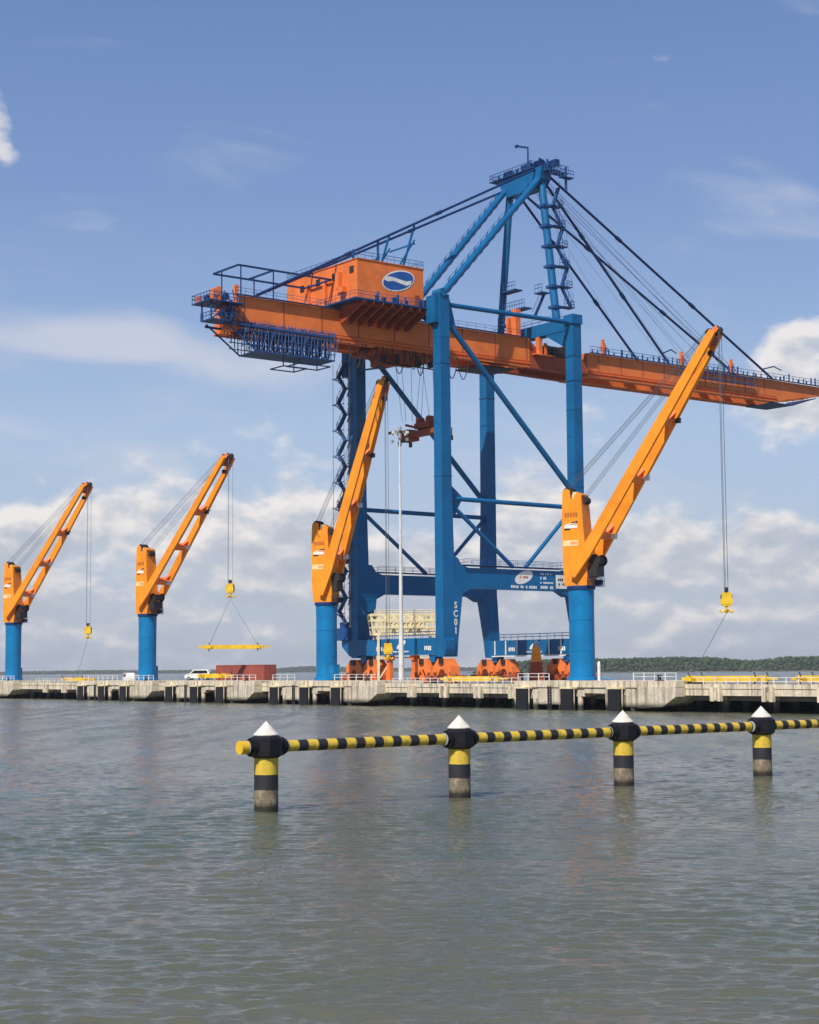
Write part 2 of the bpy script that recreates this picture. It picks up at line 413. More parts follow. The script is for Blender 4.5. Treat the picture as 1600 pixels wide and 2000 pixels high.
import bmesh
_b = bmesh.new(); bmesh.ops.create_icosphere(_b, subdivisions=1, radius=1.0)
ICO_V = [v.co.copy() for v in _b.verts]; ICO_F = [[v.index for v in f.verts] for f in _b.faces]; _b.free()
def crowns(name, Y, px0, px1, hfun, stepx, rad, rows, label, seed):
    rnd = random.Random(seed); mb = MB()
    x = px2x(px0, Y); x1 = px2x(px1, Y)
    while x < x1:
        px = 800 + x / Y * 3314.0; H = hfun(px)
        for row in range(rows):
            z = 1.0 + rad * 0.3
            while z < H - rad * 0.2:
                r = rad * rnd.uniform(0.6, 1.25)
                cxx = x + rnd.uniform(-1, 1) * stepx * 0.7; cyy = Y + row * rad * 1.3 + (z / max(H, 1)) * rad * 1.2 + rnd.uniform(-1, 1) * rad * 0.5
                czz = min(z + rnd.uniform(-.3, .5) * r, H - r * 0.55 + rnd.uniform(-.1, .25) * r)
                b0 = len(mb.v)
                for q in ICO_V:
                    k = r * rnd.uniform(0.72, 1.22)
                    mb.v.append((cxx + q.x * k, cyy + q.y * k, max(0.1, czz + q.z * k * 0.85)))
                for f in ICO_F: mb.face([b0 + i for i in f])
                z += r * 1.05
        x += stepx * rnd.uniform(0.8, 1.2)
    o = mb.build(name, M_['forest']); return tag(o, label, 'forest', None, 'stuff')
def h_right(px):
    pts = [(925, 3), (938, 10), (960, 14), (1040, 19), (1180, 20), (1300, 21.5), (1390, 21), (1440, 17), (1475, 15.5), (1500, 18), (1540, 20.5), (1600, 21), (1700, 20), (2100, 22)]
    for (a, ha), (b, hb) in zip(pts[:-1], pts[1:]):
        if px <= b: return max(2, ha + (hb - ha) * max(0, (px - a)) / (b - a))
    return 20
crowns('mangrove_forest', 2450, 925, 1950, h_right, 3.6, 3.3, 3, 'dark green mangrove forest lining the shore right of the cranes', 3)
def h_left(px):
    pts = [(-400, 9), (0, 11), (200, 14), (300, 12), (520, 12), (560, 19), (600, 22), (660, 19), (760, 14), (960, 14)]
    for (a, ha), (b, hb) in zip(pts[:-1], pts[1:]):
        if px <= b: return ha + (hb - ha) * max(0, (px - a)) / (b - a)
    return 16
crowns('distant_woodland', 6000, -350, 960, h_left, 3.6, 4.6, 2, 'thin blue grey band of distant trees on the horizon at left', 5)
lm = MB()
for (Y, a, b_, dpt) in ((2446, 925, 2000, 500), (5990, -360, 965, 600)):
    x0, x1 = px2x(a, Y), px2x(b_, Y)
    lm.box8([(x0, Y, -0.5), (x1, Y, -0.5), (x1, Y + dpt, -0.5), (x0, Y + dpt, -0.5), (x0 + 6, Y + 3, 1.1), (x1, Y + 3, 1.1), (x1, Y + dpt, 1.4), (x0 + 6, Y + dpt, 1.4)])
tag(lm.build('shore', M_['mud']), 'low muddy shore under the far trees', None, None, 'structure')

# ---------------------------------------------------------------- pier
pier = thing('pier', Q(0, 60, 0), ANG, 'long concrete pier deck on dark piles carrying all the cranes', 'pier')
PO = (0, -60, 0)
S0, S1, WB = -70.0, 330.0, 54.0
DOL = [33.9, 99.4, 136.4, 173.8, 238.5, 300.0]
m = MB(); m.box(0.25, WB, S0, S1, 2.55, ZD); m.build('deck_slab', M_['slab'], pier, PO)
m = MB(); m.box(0.0, 0.24, S0, S1, 3.02, ZD + 0.22); m.build('kerb', M_['conc2'], pier, PO)
m = MB(); m.box(0.06, 0.5, S0, S1, 2.15, 2.93); m.build('edge_beam', M_['conc2'], pier, PO)
def in_dol(s): return any(d - 20.3 < s < d + 12.0 for d in DOL)
caps = []
s = -0.5
for lst in ([-67 + 8.3 * k for k in range(9)], [47.7, 55.7, 63.9, 72.1], [186.0, 195.2, 204.4], [252 + 8.3 * k for k in range(4)], [314, 322]): caps += lst
caps[:9] = [8.2 - 8.6 * k for k in range(9)]
for s in caps:
    m = MB(); m.box(-0.55, 0.04, s + 0.28, s + 0.85, 1.45, 3.25); m.box(-0.55, 0.04, s - 0.85, s - 0.28, 1.45, 3.25)
    m.box(-0.30, 4.0, s - 0.28, s + 0.28, 1.6, 2.55)
    m.build('pile_cap', M_['conc2'], pier, PO)
m = MB()
s = S0 + 4
while s < S1: m.box(0.6, WB - 1, s - 0.7, s + 0.7, 1.55, 2.54); s += 8.3
for w in (2.0, 12, 22, 32, 42, 52): m.box(w - 0.5, w + 0.5, S0, S1, 1.5, 2.53)
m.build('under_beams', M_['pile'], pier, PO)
m = MB(); m.box(24.0, 24.6, S0, S1, -0.8, 2.54); m.build('light_block_wall', M_['pile'], pier, PO)  # wall added under the deck to block light showing through from behind
m = MB(); s = S0 + 4; npile = 0
while s < S1:
    for w in (6, 10.5, 15, 20, 25, 30, 35, 40, 45, 50): m.tube((w, s, -0.8), (w, s, 1.6), 0.45, 8, caps=False)
    s += 4.15
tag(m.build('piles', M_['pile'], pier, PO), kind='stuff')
s = S0 + 4
while s < S1:
    m = MB(); m.tube((2.2, s, -0.8), (2.2, s, 1.6), 0.45, 10, caps=False); m.build('pile', M_['pile'], pier, PO); s += 8.3
# rails of the gantry crane, laid proud of the deck
for w in (14, 44.48):
    m = MB(); m.box(w - 0.35, w + 0.35, S0, S1, ZD + 0.004, ZD + 0.03); m.mat(1); m.box(w - 0.05, w + 0.05, S0, S1, ZD + 0.03, ZD + 0.12)
    m.build('crane_rail', [M_['grey'], M_['dark']], pier, PO)

PT = 4.05                    # top of the crane platforms
dol_lab = ['pale concrete mooring platform under the largest orange jib crane', 'pale concrete mooring platform under the jib crane in front of the gantry',
           'pale concrete mooring platform in front of the red container', 'pale concrete mooring platform under the second crane from left',
           'pale concrete mooring platform under the leftmost crane', 'pale concrete mooring platform beyond the left edge']
def dolphin(sc, lab):
    t = thing('mooring_platform', Q(0, sc, 0), ANG, lab, 'platform', 'mooring platforms along the pier')
    m = MB(); m.box(-1.6, 7.4, -20.0, 12.0, 3.15, PT); m.build('platform_top', M_['conc2'], t)
    m = MB()
    m.box(-1.35, 1.0, 6.6, 11.6, 1.5, 3.14)
    m.box(-1.45, 0.6, 2.2, 7.2, 0.75, 3.14)
    m.box(-1.30, 0.8, -2.4, 2.1, 1.9, 3.14)
    m.box(-1.40, 0.8, -6.6, -2.5, 2.35, 3.14)
    m.box(-1.45, 1.0, -12.4, -6.7, 0.55, 3.14)
    m.build('wall', M_['conc'], t)
    m = MB()
    m.prism([(-12.9, 0.45), (-12.9, 3.3), (-20.0, 3.3), (-20.0, 2.0), (-17.6, 0.65), (-14.4, 0.45)], -1.7, 3.0, 'x')
    m.build('end_block', M_['conc'], t)
    for yy in (10.2, 8.0, 1.2, -1.3, -7.8, -11.6):
        m = MB(); m.tube((-1.0, yy, -0.6), (-1.0, yy, 1.9), 0.42, 10); m.build('column', M_['conc'], t)
    for k, fy in enumerate((9.4, 0.0, -9.4)):
        f = MB(); f.box(-2.55, -2.1, fy - 1.15, fy + 1.15, -0.25, 2.95); 
        fo = f.build('fender', M_['rubber'], t)
        c = MB(); c.box(-2.6, -1.5, fy - 1.2, fy + 1.2, 2.96, 3.2); c.build('cap', M_['pyellow'], fo)
        c = MB(); c.box(-2.1, -1.4, fy - 0.5, fy + 0.5, 0.9, 2.4); c.build('buffer', M_['dark'], fo)
        for sgn in (-1, 1):
            c = MB(); c.tube((-2.4, fy + sgn * 1.5, -0.6), (-2.4, fy + sgn * 1.5, 3.2), 0.09, 8); c.build('guide_pole', M_['conc2'], fo)
    m = MB()
    for yy in (4.2, 4.8): m.box(-1.62, -1.52, yy - 0.09, yy + 0.09, -0.2, 3.4)
    for k in range(9): m.box(-1.60, -1.54, 4.2, 4.8, 0.05 + k * 0.38, 0.20 + k * 0.38)
    m.build('ladder', M_['dark'], t)
    return t
for sc_, l_ in zip(DOL, dol_lab): dolphin(sc_, l_)

# ---------------------------------------------------------------- pedestal cranes
def glyphs(mb, x0, x1, z0, z1, n, axis, fixed, seed, t=0.03):
    """short upright strokes, the size of lettering too small to read"""
    rnd = random.Random(seed); w = (x1 - x0) / n
    for k in range(n):
        a = x0 + k * w + w * 0.12; b = a + w * rnd.uniform(0.55, 0.78)
        if rnd.random() < 0.1: continue
        zz = z0 + (z1 - z0) * rnd.uniform(0, 0.15)
        if axis == 'x': mb.box(a, b, fixed - t, fixed, zz, z1)
        else: mb.box(fixed - t, fixed, a, b, zz, z1)
CR = [  # pedestal s, azimuth toward the camera (deg), tip pixel, hook pixel, labels
    dict(s=36.92, az=27, tip=(1397, 652), hook=(1415, 1172), lab='largest orange jib crane on a blue column, at right', hl='yellow hook block hanging from the largest jib crane at right'),
    dict(s=101.15, az=27, tip=(750, 748), hook=(766, 1268), lab='orange jib crane on a blue column in front of the gantry crane', hl='yellow hook block hanging beside the tall grey light mast'),
    dict(s=165.2, az=50, tip=(445, 895), hook=(453, 1150), lab='orange jib crane on a blue column behind a white minivan, second from left', hl='yellow hook block above the hanging yellow lifting beam'),
    dict(s=229.9, az=47, tip=(170, 950), hook=(173, 1232), lab='smallest orange jib crane on a blue column, leftmost', hl='small yellow hook block hanging from the leftmost crane'),
]
W_CR = 3.5; PIV_Z = 19.6
def pix_ray(px, py):
    d = fw + rt * ((px - CX) / F_PX) - up * ((py - CY) / F_PX); return d
def rope(mb, a, b, r=0.05): mb.tube(a, b, r, 4, caps=False)
def jib_crane(c, idx):
    base = Q(W_CR, c['s'], PT)
    view = Vector((base.x, base.y, 0)).normalized(); right = Vector((view.y, -view.x, 0))
    az = radians(c['az']); adir = (right * cos(az) - view * sin(az)).normalized()
    rz = math.atan2(adir.y, adir.x)
    # luffing angle: meet the tip's line of sight in the vertical plane of the jib
    piv = base + adir * 0.3; piv.z = PIV_Z
    nrm = adir.cross(Vector((0, 0, 1))); C0 = Vector((0, 0, CAM_H)); d = pix_ray(*c['tip'])
    t = (piv - C0).dot(nrm) / d.dot(nrm); P = C0 + d * t
    hx = (P - piv).dot(adir); hz = P.z - PIV_Z; L = hypot(hx, hz); ang = math.atan2(hz, hx)
    c['L'] = L; c['ang'] = math.degrees(ang)
    root = thing('jib_crane', base, rz, c['lab'], 'crane', 'orange jib cranes in a row on the pier')
    O = (0, 0, -PT)
    m = MB(); m.lathe([(0, PT + 0.02), (2.25, PT + 0.02), (2.25, PT + 0.55), (1.85, PT + 0.55), (0, PT + 0.55)], 32); m.build('base_flange', M_['blue'], root, O)
    m = MB(); m.lathe([(1.83, PT + 0.56), (1.80, 9.0), (1.80, 14.5), (1.86, 17.0)], 40)
    for z in (8.2, 12.6): m.lathe([(1.82, z), (1.85, z + 0.03), (1.85, z + 0.09), (1.82, z + 0.12)], 40)
    m.build('pedestal', M_['blue'], root, O)
    m = MB(); m.lathe([(0, 17.0), (2.05, 17.0), (2.05, 17.35), (1.9, 17.5), (0, 17.5)], 36); m.build('slewing_ring', M_['navy'], root, O)
    m = MB(); m.box(-0.4, 0.4, 1.86, 2.5, PT + 0.6, PT + 2.9)
    m.build('access_box', M_['blue'], root, O)
    # tower: hollow-looking tapered house, leaning back
    m = MB()
    x0b, x1b, x0t, x1t = -1.95, 1.75, -2.15, 0.75
    secs = [(17.5, -1.8, 1.8, -1.5, 1.5), (20.5, -2.1, 1.7, -1.45, 1.45), (26.0, -2.25, 1.15, -1.3, 1.3), (30.0, -2.2, 0.85, -1.2, 1.2)]
    m.loft(secs)
    m.prism([(-2.2, 30.0), (-0.9, 30.0), (-1.0, 31.2), (-1.6, 31.5), (-2.15, 31.0)], -1.2, -0.95)
    m.prism([(-2.2, 30.0), (-0.9, 30.0), (-1.0, 31.2), (-1.6, 31.5), (-2.15, 31.0)], 0.95, 1.2)
    m.prism([(-0.5, 30.0), (0.85, 30.0), (0.9, 30.5), (0.1, 30.9)], -1.15, 1.15)
    tw = m.build('tower', M_['yorange'], root, O)
    # marks on the near side (its normal is -Y)
    fy = -1.36
    def onside(x, z, d=0.0): return (x, -(1.3 + (26.0 - z) * 0.0265 if z < 26 else 1.3 - (z - 26) * 0.025) - 0.03 - d, z)
    def sidebox(mb, xa, xb, za, zb, d=0.0, sk=0.0):
        p = [onside(xa, za, d), onside(xb, za + sk, d), onside(xb, zb + sk, d), onside(xa, zb, d)]
        q = [(x, y + 0.05, z) for x, y, z in p]
        mb.box8([p[0], p[1], q[1], q[0], p[3], p[2], q[2], q[3]])
    k = MB()
    for i in range(5): sidebox(k, -1.75 + i * 0.42, -1.75 + i * 0.42 + 0.28, 27.35, 28.0)
    k.build('lettering', M_['letter_brown'], tw, O)
    k = MB(); sidebox(k, -1.85, 0.25, 25.75, 26.2, 0.01); sidebox(k, -1.6, 0.0, 26.2, 26.35, 0.02, 0.2); k.mat(1); sidebox(k, -1.85, -0.9, 25.5, 25.72, 0.02); sidebox(k, -0.7, 0.3, 26.4, 26.62, 0.02, 0.15)
    k.build('emblem', [M_['white'], M_['dark']], tw, O)
    k = MB(); sidebox(k, -2.0, 0.35, 23.2, 24.0, 0.01); k.mat(1)
    for i in range(5): sidebox(k, -0.9 + i * 0.24, -0.9 + i * 0.24 + 0.15, 23.42, 23.8, 0.03)
    k.build('sign', [M_['cream'], M_['orange']], tw, O)
    # tower-head sheaves
    k = MB()
    for yy in (-0.7, -0.3, 0.3, 0.7): k.tube((-1.5, yy - 0.09, 31.0), (-1.5, yy + 0.09, 31.0), 0.75, 16)
    k.tube((-1.5, -1.15, 31.0), (-1.5, 1.15, 31.0), 0.14, 8)
    k.build('sheave', M_['dark'], root, O)
    k = MB()
    for yy in (-0.6, 0, 0.6): k.tube((0.95, yy - 0.1, 29.7), (0.95, yy + 0.1, 29.7), 0.55, 14)
    k.build('sheave', M_['dark'], root, O)
    k = MB(); k.box(-0.9, 0.0, -0.7, 0.5, 30.0, 31.0); k.box(-0.3, 0.5, -1.0, -0.6, 29.9, 30.6); k.build('head_housing', M_['cream'], root, O)
    # jib
    jd = Vector((cos(ang), 0, sin(ang))); jn = Vector((-sin(ang), 0, cos(ang)))   # along / normal
    PV = Vector((0.3, 0, PIV_Z))
    def J(l, y, h): return PV + jd * l + jn * h + Vector((0, y, 0))
    def yh(l): return 2.15 - 0.95 * (l / L)
    m = MB()
    for sg in (-1, 1):
        for (l0, l1, d0, d1) in ((-0.9, 3.0, 1.0, 1.65), (3.0, L * 0.55, 1.65, 1.5), (L * 0.55, L - 1.2, 1.5, 1.1), (L - 1.2, L + 0.3, 1.1, 0.9)):
            m.beam(J(l0, sg * yh(l0), 0), J(l1, sg * yh(l1), 0), 0.55, d0, jn, 0.55, d1)
    jib = m.build('jib', M_['yorange'], root, O)
    for fr in (0.16, 0.40, 0.64):
        l = L * fr; k = MB(); k.beam(J(l, -yh(l) + .2, 0), J(l, yh(l) - .2, 0), 1.0, 1.2, jn); k.beam(J(l + 1.5, -yh(l) + .2, 0.2), J(l + .4, -yh(l) + 1.0, 0.2), 0.5, 0.6, jn)
        k.beam(J(l + 1.5, yh(l) - .2, 0.2), J(l + .4, yh(l) - 1.0, 0.2), 0.5, 0.6, jn)
        k.build('cross_member', M_['orange'], jib, O)
    k = MB(); l = L - 1.6; k.beam(J(l, 0, 0), J(L - .2, 0, 0), 1.9, 0.9, jn); k.build('cross_member', M_['rusto'], jib, O)
    for fr, hh in ((0.17, -1.25), (0.42, -1.2), (0.66, -1.05)):
        k = MB(); p = J(L * fr, 0.9, hh); k.box(p.x - .35, p.x + .35, .6, 1.3, p.z - .3, p.z + .3); k.box(p.x - .1, p.x + .1, .9, 1.9, p.z + .3, p.z + .5)
        k.build('floodlight', M_['white'] if fr != 0.66 else M_['dark'], jib, O)
    k = MB()
    for yy in (-0.75, -0.25, 0.25, 0.75): k.tube(J(L - .2, yy - .09, 0.5), J(L - .2, yy + .09, 0.5), 0.62, 14)
    k.build('sheave', M_['dark'], jib, O)
    for yy in (-0.5, 0.5):
        k = MB(); k.tube(J(L + .7, yy - .1, -0.1), J(L + .7, yy + .1, -0.1), 0.5, 14); k.build('sheave', M_['dark'], jib, O)
    for yy in (-.8, .8):
        k = MB(); k.beam(J(L - .3, yy, .1), J(L + 1.0, yy, -.1), .12, .7, jn); k.build('head_plate', M_['orange'], jib, O)
    k = MB(); k.tube(J(L - 2.6, -.3, -0.9), J(L - 2.6, .3, -0.9), 0.42, 12); k.build('guide_roller', M_['dark'], jib, O)
    # winch between the jib feet
    k = MB(); p = J(2.6, 0, -1.3)
    k.tube((p.x, -1.1, p.z), (p.x, 1.1, p.z), 0.6, 18); k.tube((p.x, -1.25, p.z), (p.x, -1.1, p.z), 0.85, 18); k.tube((p.x, 1.1, p.z), (p.x, 1.25, p.z), 0.85, 18)
    k.box(p.x - 1.2, p.x + 0.3, -1.2, 1.2, p.z - 2.3, p.z - 0.8)
    k.build('winch', M_['dark'], root, O)
    k = MB(); k.box(1.7, 2.7, 1.0, 1.7, 17.6, 18.4); k.rail([(1.8, -1.6, 17.5), (2.9, -1.6, 17.5), (2.9, 1.7, 17.5), (1.8, 1.7, 17.5)], 1.1, 1.1, 0.04); k.box(1.7, 2.9, -1.7, 1.8, 17.4, 17.5)
    k.build('service_platform', M_['navy'], root, O)
    # luffing / hoist ropes to the jib head
    k = MB(); q0 = J(L - .2, 0, 1.1)
    for yy in (-0.7, -0.3, 0.3, 0.7): rope(k, (-1.5, yy, 31.75), (q0.x, q0.y + yy, q0.z), 0.035)
    q0 = J(L - 1.5, 0, 0.7)
    for yy in (-0.6, 0.0, 0.6): rope(k, (0.95, yy, 30.25), (q0.x, q0.y + yy, q0.z), 0.038)
    k.build('luffing_rope', M_['rope'], root, O)
    # hook
    hl = J(L + 1.1, 0, -0.1)
    hw = root.matrix_world
    wp = base + Matrix.Rotation(rz, 3, 'Z') @ (hl - Vector((0, 0, PT)))
    dh = pix_ray(*c['hook']); th = wp.y / dh.y; zh = CAM_H + dh.z * th
    wp.z = zh; c['hookw'] = wp.copy(); c['rz'] = rz
    k = MB()
    for yy in (-0.85, 0.85):
        for xx in ((0.0, 0.16) if yy < 0 else (0.0,)): rope(k, (hl.x + xx, yy * 0.7, hl.z), (hl.x + xx, yy * 0.75, zh + 1.2), 0.04)
    k.build('hoist_rope', M_['rope'], root, O)
    h = thing('hook_block', wp, rz + 0.5, c['hl'], 'hook', 'yellow hook blocks hanging from the jib cranes'); h.scale = (.86, .86, .86)
    k = MB(); k.prism([(-.75, -0.7), (.75, -0.7), (.95, -0.3), (.7, 1.2), (-.7, 1.2), (-.95, -0.3)], -0.45, -0.38); k.prism([(-.75, -0.7), (.75, -0.7), (.95, -0.3), (.7, 1.2), (-.7, 1.2), (-.95, -0.3)], 0.38, 0.45)
    k.box(-.8, .8, -.4, .4, -0.95, -0.70); k.build('cheek_plates', M_['yellow'], h)
    k = MB()
    for xx in (-.35, .35): k.tube((xx, -.3, 0.5), (xx, .3, 0.5), 0.6, 14)
    k.box(-.3, .3, -.3, .3, 1.0, 2.0); k.build('sheave', M_['dark'], h)
    k = MB(); k.box(-.25, .25, -.25, .25, -1.6, -0.95)
    for a in range(4): k.path([(0.0, 0, -1.5), (cos(a * pi / 2) * .8, sin(a * pi / 2) * .8, -1.95), (cos(a * pi / 2) * 1.1, sin(a * pi / 2) * 1.1, -1.6)], 0.16, 6)
    k.build('hook', M_['yellow'], h)
    return root
for i, c in enumerate(CR): jib_crane(c, i)
print('JIBS', [(round(c['L'], 1), round(c['ang'], 1), [round(x, 1) for x in c['hookw']]) for c in CR])

# yellow lifting beams
def lifting_beam(loc, rz, L, lab, sling=None):
    t = thing('lifting_beam', loc, rz, lab, 'lifting beam', 'yellow lifting beams of the jib cranes')
    m = MB(); m.box(-L / 2, L / 2, -.42, .42, -.35, .45); m.box(-L / 2 - .9, -L / 2, -.15, .15, -.1, .25); m.box(L / 2, L / 2 + 1.6, -.12, .12, -.05, .2)
    for x in (-L / 2 + 1.2, L / 2 - 1.0): m.box(x - .45, x + .45, -1.5, 1.5, -.25, .3)
    m.build('beam', M_['yellow'], t)
    for x in (-L / 2 + 1.2, L / 2 - 1.0):
        for y in (-1.35, 1.35): k = MB(); k.beam((x, y, -.25), (x, y, -.8), .14, .14); k.beam((x + .2, y, .3), (x - .1, y, .9), .1, .1); k.build('corner_hook', M_['dark'], t)
    if sling is not None:
        k = MB(); inv = Matrix.Rotation(-rz, 3, 'Z'); ap = inv @ (Vector(sling) - Vector(loc))
        for x in (-L / 2 + 1.2, L / 2 - 1.0):
            for y in (-1.2, 1.2): rope(k, (x, y, .35), ap, 0.014 if x > 0 else 0.026)
        k.build('sling', M_['rope'], t)
    return t
def ray_at(px, py, Y):
    d = pix_ray(px, py); return Vector((0, 0, CAM_H)) + d * (Y / d.y)
def on_deck_w(px, w, z=ZD):
    """quay position under a picture column at setback w"""
    d = pix_ray(px, 1320); b = Vector((bx, by, 0)); k = ((Vector((P0[0], P0[1], 0))).dot(b) + w) / d.dot(b)
    p = d * k; p.z = z; return p
hw = CR[2]['hookw']
lb = ray_at(455, 1264, hw.y + 1.0)
lifting_beam(lb, radians(6), 11.6, 'yellow lifting beam hanging on slings above the white minivan', (hw.x, hw.y, hw.z - 1.9))
for px, w, rz, L, lab in ((922, 6.5, -38, 10.5, 'yellow lifting beam lying on the deck between the gantry legs'),
                       (1420, 2.0, -47, 12.5, 'long yellow lifting beam lying on the deck right of the largest crane'),
                       (1610, 2.4, -47, 7.5, 'short yellow lifting beam lying at the right edge of the picture'),
                       (152, 3.0, -50, 11.0, 'yellow lifting beam lying on the deck right of the leftmost crane'),
                       (420, 2.2, -50, 9.0, 'yellow lifting beam lying on the platform before the white minivan')):
    p = on_deck_w(px, w, (PT if px == 420 else ZD) + 0.82)
    lifting_beam(p, radians(rz), L, lab)
tb = MB(); h4 = CR[0]['hookw']; e4 = ray_at(1340, 1330, 212.0)
def tagline(c, px, py, lab):
    h = c['hookw']; e = Vector((ray_at(px, py, h.y).x, h.y, ray_at(px, py, h.y).z))
    if e.z < ZD + .3: e.z = ZD + .3
    m = MB(); a = Vector((h.x, h.y, h.z - 1.7)); m.tube((0, 0, 0), a - e, 0.035, 4, caps=False)
    o = m.build('tag_line', M_['rope']); o.location = e; tag(o, lab, 'rope', 'tag lines below the hooks')
tagline(CR[0], 1345, 1345, 'thin tag line slanting from the hook at right to the deck')
tagline(CR[3], 150, 1322, 'thin tag line slanting from the leftmost hook to the deck')

# ---------------------------------------------------------------- ship-to-shore gantry crane
G = 30.48; W = 24.5
sts = thing('gantry_crane', Q(14, SB, ZD), ANG, 'huge blue and orange container gantry crane with long boom', 'gantry crane')
O = (0, 0, -ZD)
B_, N_, OR = M_['gblue'], M_['navy'], M_['orange']
def P(mb, name, mat, parent=sts): return mb.build(name, mat, parent, O)
def leg(inner_sign, u, v, top):
    """outer side straight, inner side flares to the portal"""
    m = MB(); o = u - 1.05 * inner_sign
    def sec(z, du, dv, sh=0.0):
        a, b = sorted((o, o + du * inner_sign)); sh = sh if inner_sign < 0 else 0.0; return (z, a + sh, b + sh, v - dv / 2, v + dv / 2)
    if inner_sign > 0: m.loft([sec(7.9, 3.0, 2.0), sec(11.0, 3.25, 2.1), sec(17.9, 4.15, 2.1), sec(19.6, 4.3, 2.1)])
    else: m.loft([sec(7.9, 2.1, 2.0, .7), sec(11.0, 2.3, 2.1, .55), sec(17.9, 3.2, 2.1, .15), sec(19.6, 3.6, 2.1)])
    for z_ in (28.5, 33.0, 42.6, 47.4, 52.2, 62.0): m.box(u - 1.085, u + 1.085, v - 1.06, v + 1.06, z_, z_ + .05) if z_ > 37 else None
    m.loft([sec(19.601, 2.6, 2.1), sec(24, 2.5, 2.1), sec(37, 2.1, 2.1), sec(top, 2.0, 2.0)])
    return P(m, 'leg', B_)
leg(1, 0, 0, 69.4); leg(1, 0, W, 69.0); leg(-1, G, 0, 69.2); leg(-1, G, W, 69.2)
# leg collars / pads
for (u, v) in ((0, 0), (G, 0), (G, W)):
    m = MB()
    for z in (38.2, 57.5): m.box(u - 1.12, u + 1.12, v - 1.1, v + 1.1, z, z + 0.18)
    P(m, 'leg_collar', B_)
# leg-top machinery on the nearest leg
m = MB(); m.box(-1.9, -1.06, -0.6, 1.8, 64.5, 69.2); m.prism([(1.05, 69.0), (1.6, 69.0), (2.9, 64.4), (2.5, 63.6), (1.05, 66.0)], -0.25, 0.25); m.tube((-0.4, -1.2, 69.7), (-0.4, 1.2, 69.7), 0.75, 16); P(m, 'leg_head', B_)
m = MB(); m.box(G - 1.2, G + 1.2, -1.25, 1.25, 67.9, 69.6); P(m, 'leg_head', B_)
# portal beams
for v in (0, W):
    m = MB(); m.prism([(1.56, 19.65), (3.1, 18.4), (5.2, 19.4), (25.4, 19.4), (27.4, 18.4), (28.92, 19.65), (28.92, 23.2), (27.6, 23.2), (26.4, 22.9), (4.6, 22.9), (3.2, 23.3), (2.2, 24.6), (1.56, 24.6)], v - 0.95, v + 0.95); pb = P(m, 'portal_beam', B_)
    m = MB(); m.box(3.4, 27.2, v - 1.5, v + 1.5, 23.31, 23.40); m.rail([(3.2, v - 1.4, 23.3), (27.2, v - 1.4, 23.3)]); m.rail([(3.2, v + 1.4, 23.3), (27.2, v + 1.4, 23.3)])
    P(m, 'walkway', M_['cage'], pb)
    if v == 0:
        # white oval emblem, lettering and sign toward the camera (side -v)
        fy = -0.95
        e = MB(); n = 28; c0 = (17.0, 21.6); pts = []
        for k in range(n):
            a = 2 * pi * k / n; x = 2.15 * cos(a); z = 1.02 * sin(a); t = radians(20)
            pts.append((c0[0] + x * cos(t) - z * sin(t), c0[1] + x * sin(t) + z * cos(t)))
        e.prism(pts, fy - 0.03, fy - 0.002); e.mat(1); glyphs(e, 16.0, 18.0, 21.45, 21.8, 6, 'x', fy - 0.034, 4)
        P(e, 'emblem', [M_['white'], M_['letter_brown']], pb)
        e = MB(); glyphs(e, 14.0, 16.9, 19.65, 20.15, 8, 'x', fy - .002, 5); glyphs(e, 17.4, 20.0, 19.65, 20.15, 7, 'x', fy - .002, 6)
        glyphs(e, 20.8, 23.4, 22.1, 22.45, 9, 'x', fy - .002, 7); glyphs(e, 20.8, 22.2, 21.3, 21.8, 4, 'x', fy - .002, 8)
        glyphs(e, 20.8, 23.8, 20.6, 20.9, 9, 'x', fy - .002, 9); glyphs(e, 20.8, 23.9, 19.65, 20.2, 7, 'x', fy - .002, 10)
        P(e, 'lettering', M_['white'], pb)
        e = MB(); e.box(24.3, 27.0, fy - .25, fy - .17, 19.8, 22.2); e.mat(1); glyphs(e, 24.7, 26.5, 21.1, 21.6, 4, 'x', fy - .26, 11); glyphs(e, 24.8, 26.6, 20.35, 20.75, 4, 'x', fy - .26, 12)
        P(e, 'sign', [M_['white'], M_['dark']], pb)
# vertical number on the nearest leg
def text_mesh(txt, size):
    cu = bpy.data.curves.new('t', 'FONT'); cu.body = txt; cu.size = size; cu.extrude = 0.02; cu.align_x = 'CENTER'; cu.offset = 0.03
    ob = bpy.data.objects.new('t', cu); col.objects.link(ob)
    dg = bpy.context.evaluated_depsgraph_get(); me = bpy.data.meshes.new_from_object(ob.evaluated_get(dg))
    bpy.data.objects.remove(ob); return me
m = MB()
for k, ch in enumerate('SC01'):
    me = text_mesh(ch, 1.55)
    b0 = len(m.v); zc = 16.0 - k * 1.42
    for vv in me.vertices: m.v.append((1.62 + vv.co.x * 0.85, -1.075 - vv.co.z, zc + vv.co.y))
    for p_ in me.polygons: m.face([b0 + i for i in p_.vertices])
P(m, 'lettering', M_['white'])
